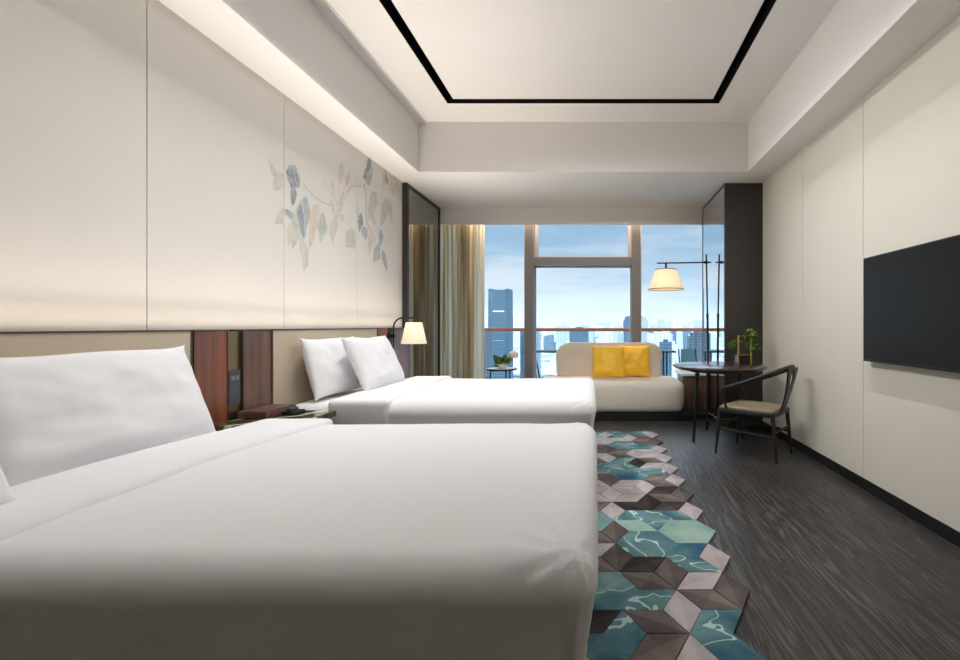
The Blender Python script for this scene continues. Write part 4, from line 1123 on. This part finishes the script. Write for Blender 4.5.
# hills on the far horizon
hl = MB()
def hf(u, v):
    x = -7000+14000*u; hgt_ = 60+130*noise.noise(Vector((x*.0006, 2.2, 0)))+40*noise.noise(Vector((x*.003, 0, 0)))
    return Vector((x, 9000+v*2500, GZ+max(5, hgt_+60)*math.sin(PI*min(1, v*.5+.0))))
hl.grid(hf, 120, 8); struct(hl.build('hills', mat('hill_green', srgb(120, 140, 140), .9), smooth=180))

# haze over the city: a real volume standing beyond the balcony
hz = MB(); hz.box((-6000, 300, GZ-.5), (6000, 7000, 190))
m = bpy.data.materials.new('city_haze'); m.use_nodes = True; nt = m.node_tree
nt.nodes.remove(nt.nodes['Principled BSDF']); vs_ = nt.nodes.new('ShaderNodeVolumeScatter')
vs_.inputs['Color'].default_value = (.66, .75, .82, 1); vs_.inputs['Density'].default_value = .00012
nt.links.new(vs_.outputs[0], nt.nodes['Material Output'].inputs['Volume'])
HAZE = hz.build('city_haze', m); tag(HAZE, kind='stuff', label='pale blue haze lying over the distant city', cat='haze')

# ------------------------------------------------------------------ sky
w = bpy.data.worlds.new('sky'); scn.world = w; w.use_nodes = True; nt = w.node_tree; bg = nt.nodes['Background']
tc = nt.nodes.new('ShaderNodeTexCoord'); sep = nt.nodes.new('ShaderNodeSeparateXYZ'); nt.links.new(tc.outputs['Generated'], sep.inputs[0])
r = nt.nodes.new('ShaderNodeValToRGB'); cr = r.color_ramp
cr.elements[0].position = 0; cr.elements[0].color = srgb(206, 217, 226); cr.elements[1].position = 1; cr.elements[1].color = srgb(150, 186, 222)
for p_, c_ in ((.06, srgb(194, 212, 226)), (.13, srgb(172, 200, 224)), (.21, srgb(146, 184, 218)), (.5, srgb(200, 216, 232))):
    e = cr.elements.new(p_); e.color = c_
nt.links.new(sep.outputs['Z'], r.inputs[0])
mp = nt.nodes.new('ShaderNodeMapping'); mp.inputs['Scale'].default_value = (2.2, 2.2, 14); nt.links.new(tc.outputs['Generated'], mp.inputs[0])
nn = nt.nodes.new('ShaderNodeTexNoise'); nn.inputs['Scale'].default_value = 1.6; nn.inputs['Detail'].default_value = 7; nn.inputs['Distortion'].default_value = .3
nt.links.new(mp.outputs[0], nn.inputs['Vector'])
mr = nt.nodes.new('ShaderNodeMapRange'); mr.inputs['From Min'].default_value = .42; mr.inputs['From Max'].default_value = .60; mr.inputs['To Max'].default_value = .9
nt.links.new(nn.outputs['Fac'], mr.inputs['Value'])
fade = nt.nodes.new('ShaderNodeMapRange'); fade.inputs['From Min'].default_value = .26; fade.inputs['From Max'].default_value = .12; nt.links.new(sep.outputs['Z'], fade.inputs['Value'])
mm = nt.nodes.new('ShaderNodeMath'); mm.operation = 'MULTIPLY'; nt.links.new(mr.outputs[0], mm.inputs[0]); nt.links.new(fade.outputs[0], mm.inputs[1])
mx = nt.nodes.new('ShaderNodeMix'); mx.data_type = 'RGBA'; mx.inputs[7].default_value = srgb(228, 232, 238)
nt.links.new(mm.outputs[0], mx.inputs[0]); nt.links.new(r.outputs[0], mx.inputs[6]); nt.links.new(mx.outputs[2], bg.inputs[0])
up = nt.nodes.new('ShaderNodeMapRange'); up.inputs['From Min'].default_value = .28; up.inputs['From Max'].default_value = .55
up.inputs['To Min'].default_value = .62; up.inputs['To Max'].default_value = 3.6      # upper sky out of view, boosted to add light to the room
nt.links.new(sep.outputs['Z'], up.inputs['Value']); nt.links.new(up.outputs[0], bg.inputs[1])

# ------------------------------------------------------------------ lights
def light(name, typ, loc, rot, energy, col=(1, 1, 1), **kw):
    l = bpy.data.lights.new(name, typ); l.energy = energy; l.color = col
    for k, v in kw.items(): setattr(l, k, v)
    o = bpy.data.objects.new(name, l); COL.objects.link(o); o.location = loc; o.rotation_euler = rot; return o
light('sun', 'SUN', (0, 0, 30), (math.radians(-52), 0, math.radians(-25)), 2.6, (1, .96, .9), angle=.05) if False else None
s = light('sun', 'SUN', (0, 0, 30), (0, 0, 0), 2.2, (1, .96, .92), angle=.03)
s.rotation_euler = Vector((.35, 1, -.75)).to_track_quat('-Z', 'Y').to_euler()
# rows of invisible fill spots, added along the black ceiling channel
CH = (.98, .985, 1)
for X, down, side, sg in ((SX0+SW/2, 14, 17, 1), (SX1-SW/2, 12, 8, -1)):
    for k in range(9):
        light('added_fill_down', 'SPOT', (X, 1.65+k*.31, ZC+.012), (0, 0, 0), down, CH, spot_size=math.radians(96), spot_blend=1, shadow_soft_size=0)
    for k in range(8):      # added fill spots turned towards the opposite wall
        light('added_fill_wall', 'SPOT', (X, 1.80+k*.31, ZC-.004), (0, -sg*math.radians(56), 0), side, CH, spot_size=math.radians(76), spot_blend=1, shadow_soft_size=0)
for k in range(7):  # more added fill spots, along the far arm
    light('added_fill_down', 'SPOT', (SX0+.33+k*.33, SY1-SW/2, ZC+.012), (0, 0, 0), 10, CH, spot_size=math.radians(74), spot_blend=1, shadow_soft_size=0)
for k in range(6):          # unseen fill spots added in the rear arm to brighten the window bay
    X = SX0+.5+k*.32
    o = light('added_fill_bay', 'SPOT', (X, SY0+SW/2, ZC-.004), (0, 0, 0), 42, (.95, .98, 1), spot_size=math.radians(38), spot_blend=.9, shadow_soft_size=0)
    o.rotation_euler = (Vector((X*.8+.3, 6.0, 1.15))-o.location).to_track_quat('-Z', 'Y').to_euler()
# warm strip behind the top of the headboards, washing up the wall
l = light('headboard_strip', 'AREA', (HX-.03, 2.87, HZ+.004), (PI, math.radians(30), 0), 22, (1, .90, .80), shape='RECTANGLE', size=.03, size_y=4.3, spread=math.radians(104))
light('headboard_glow', 'AREA', (HX-.012, 2.87, HZ+.004), (PI, 0, 0), 1.9, (1, .84, .68), shape='RECTANGLE', size=.03, size_y=4.3)
# strip in the curtain recess
light('curtain_recess_strip', 'AREA', (-.1, 6.23, 2.89), (0, 0, 0), 26, (1, .80, .60), shape='RECTANGLE', size=3.8, size_y=.02)
light('floor_lamp_bulb', 'POINT', (sc.x, sc.y, sc.z-.10), (0, 0, 0), 16, (1, .74, .46), shadow_soft_size=.03)
light('wall_lamp_bulb', 'POINT', (wlx, wly, wlz+.05), (0, 0, 0), 4, (1, .76, .5), shadow_soft_size=.02)

# ------------------------------------------------------------------ camera
cam = bpy.data.cameras.new('camera'); co = bpy.data.objects.new('camera', cam); COL.objects.link(co)
co.location = (0, 0, EYE); co.rotation_euler = (PI/2, 0, 0)
cam.sensor_width = 36; cam.lens = 36*F/960; cam.shift_x = -(CX-480)/960; cam.shift_y = -(330-CY)/960
cam.clip_start = .05; cam.clip_end = 30000
scn.camera = co
vs2 = scn.view_settings; vs2.view_transform = 'Standard'; vs2.look = 'None'; vs2.gamma = 1; vs2.exposure = 0.62
scn.cycles.use_denoising = True; scn.cycles.max_bounces = 10; scn.cycles.diffuse_bounces = 7; scn.cycles.volume_bounces = 1
scn.cycles.sample_clamp_indirect = 6; scn.cycles.caustics_reflective = False; scn.cycles.caustics_refractive = False
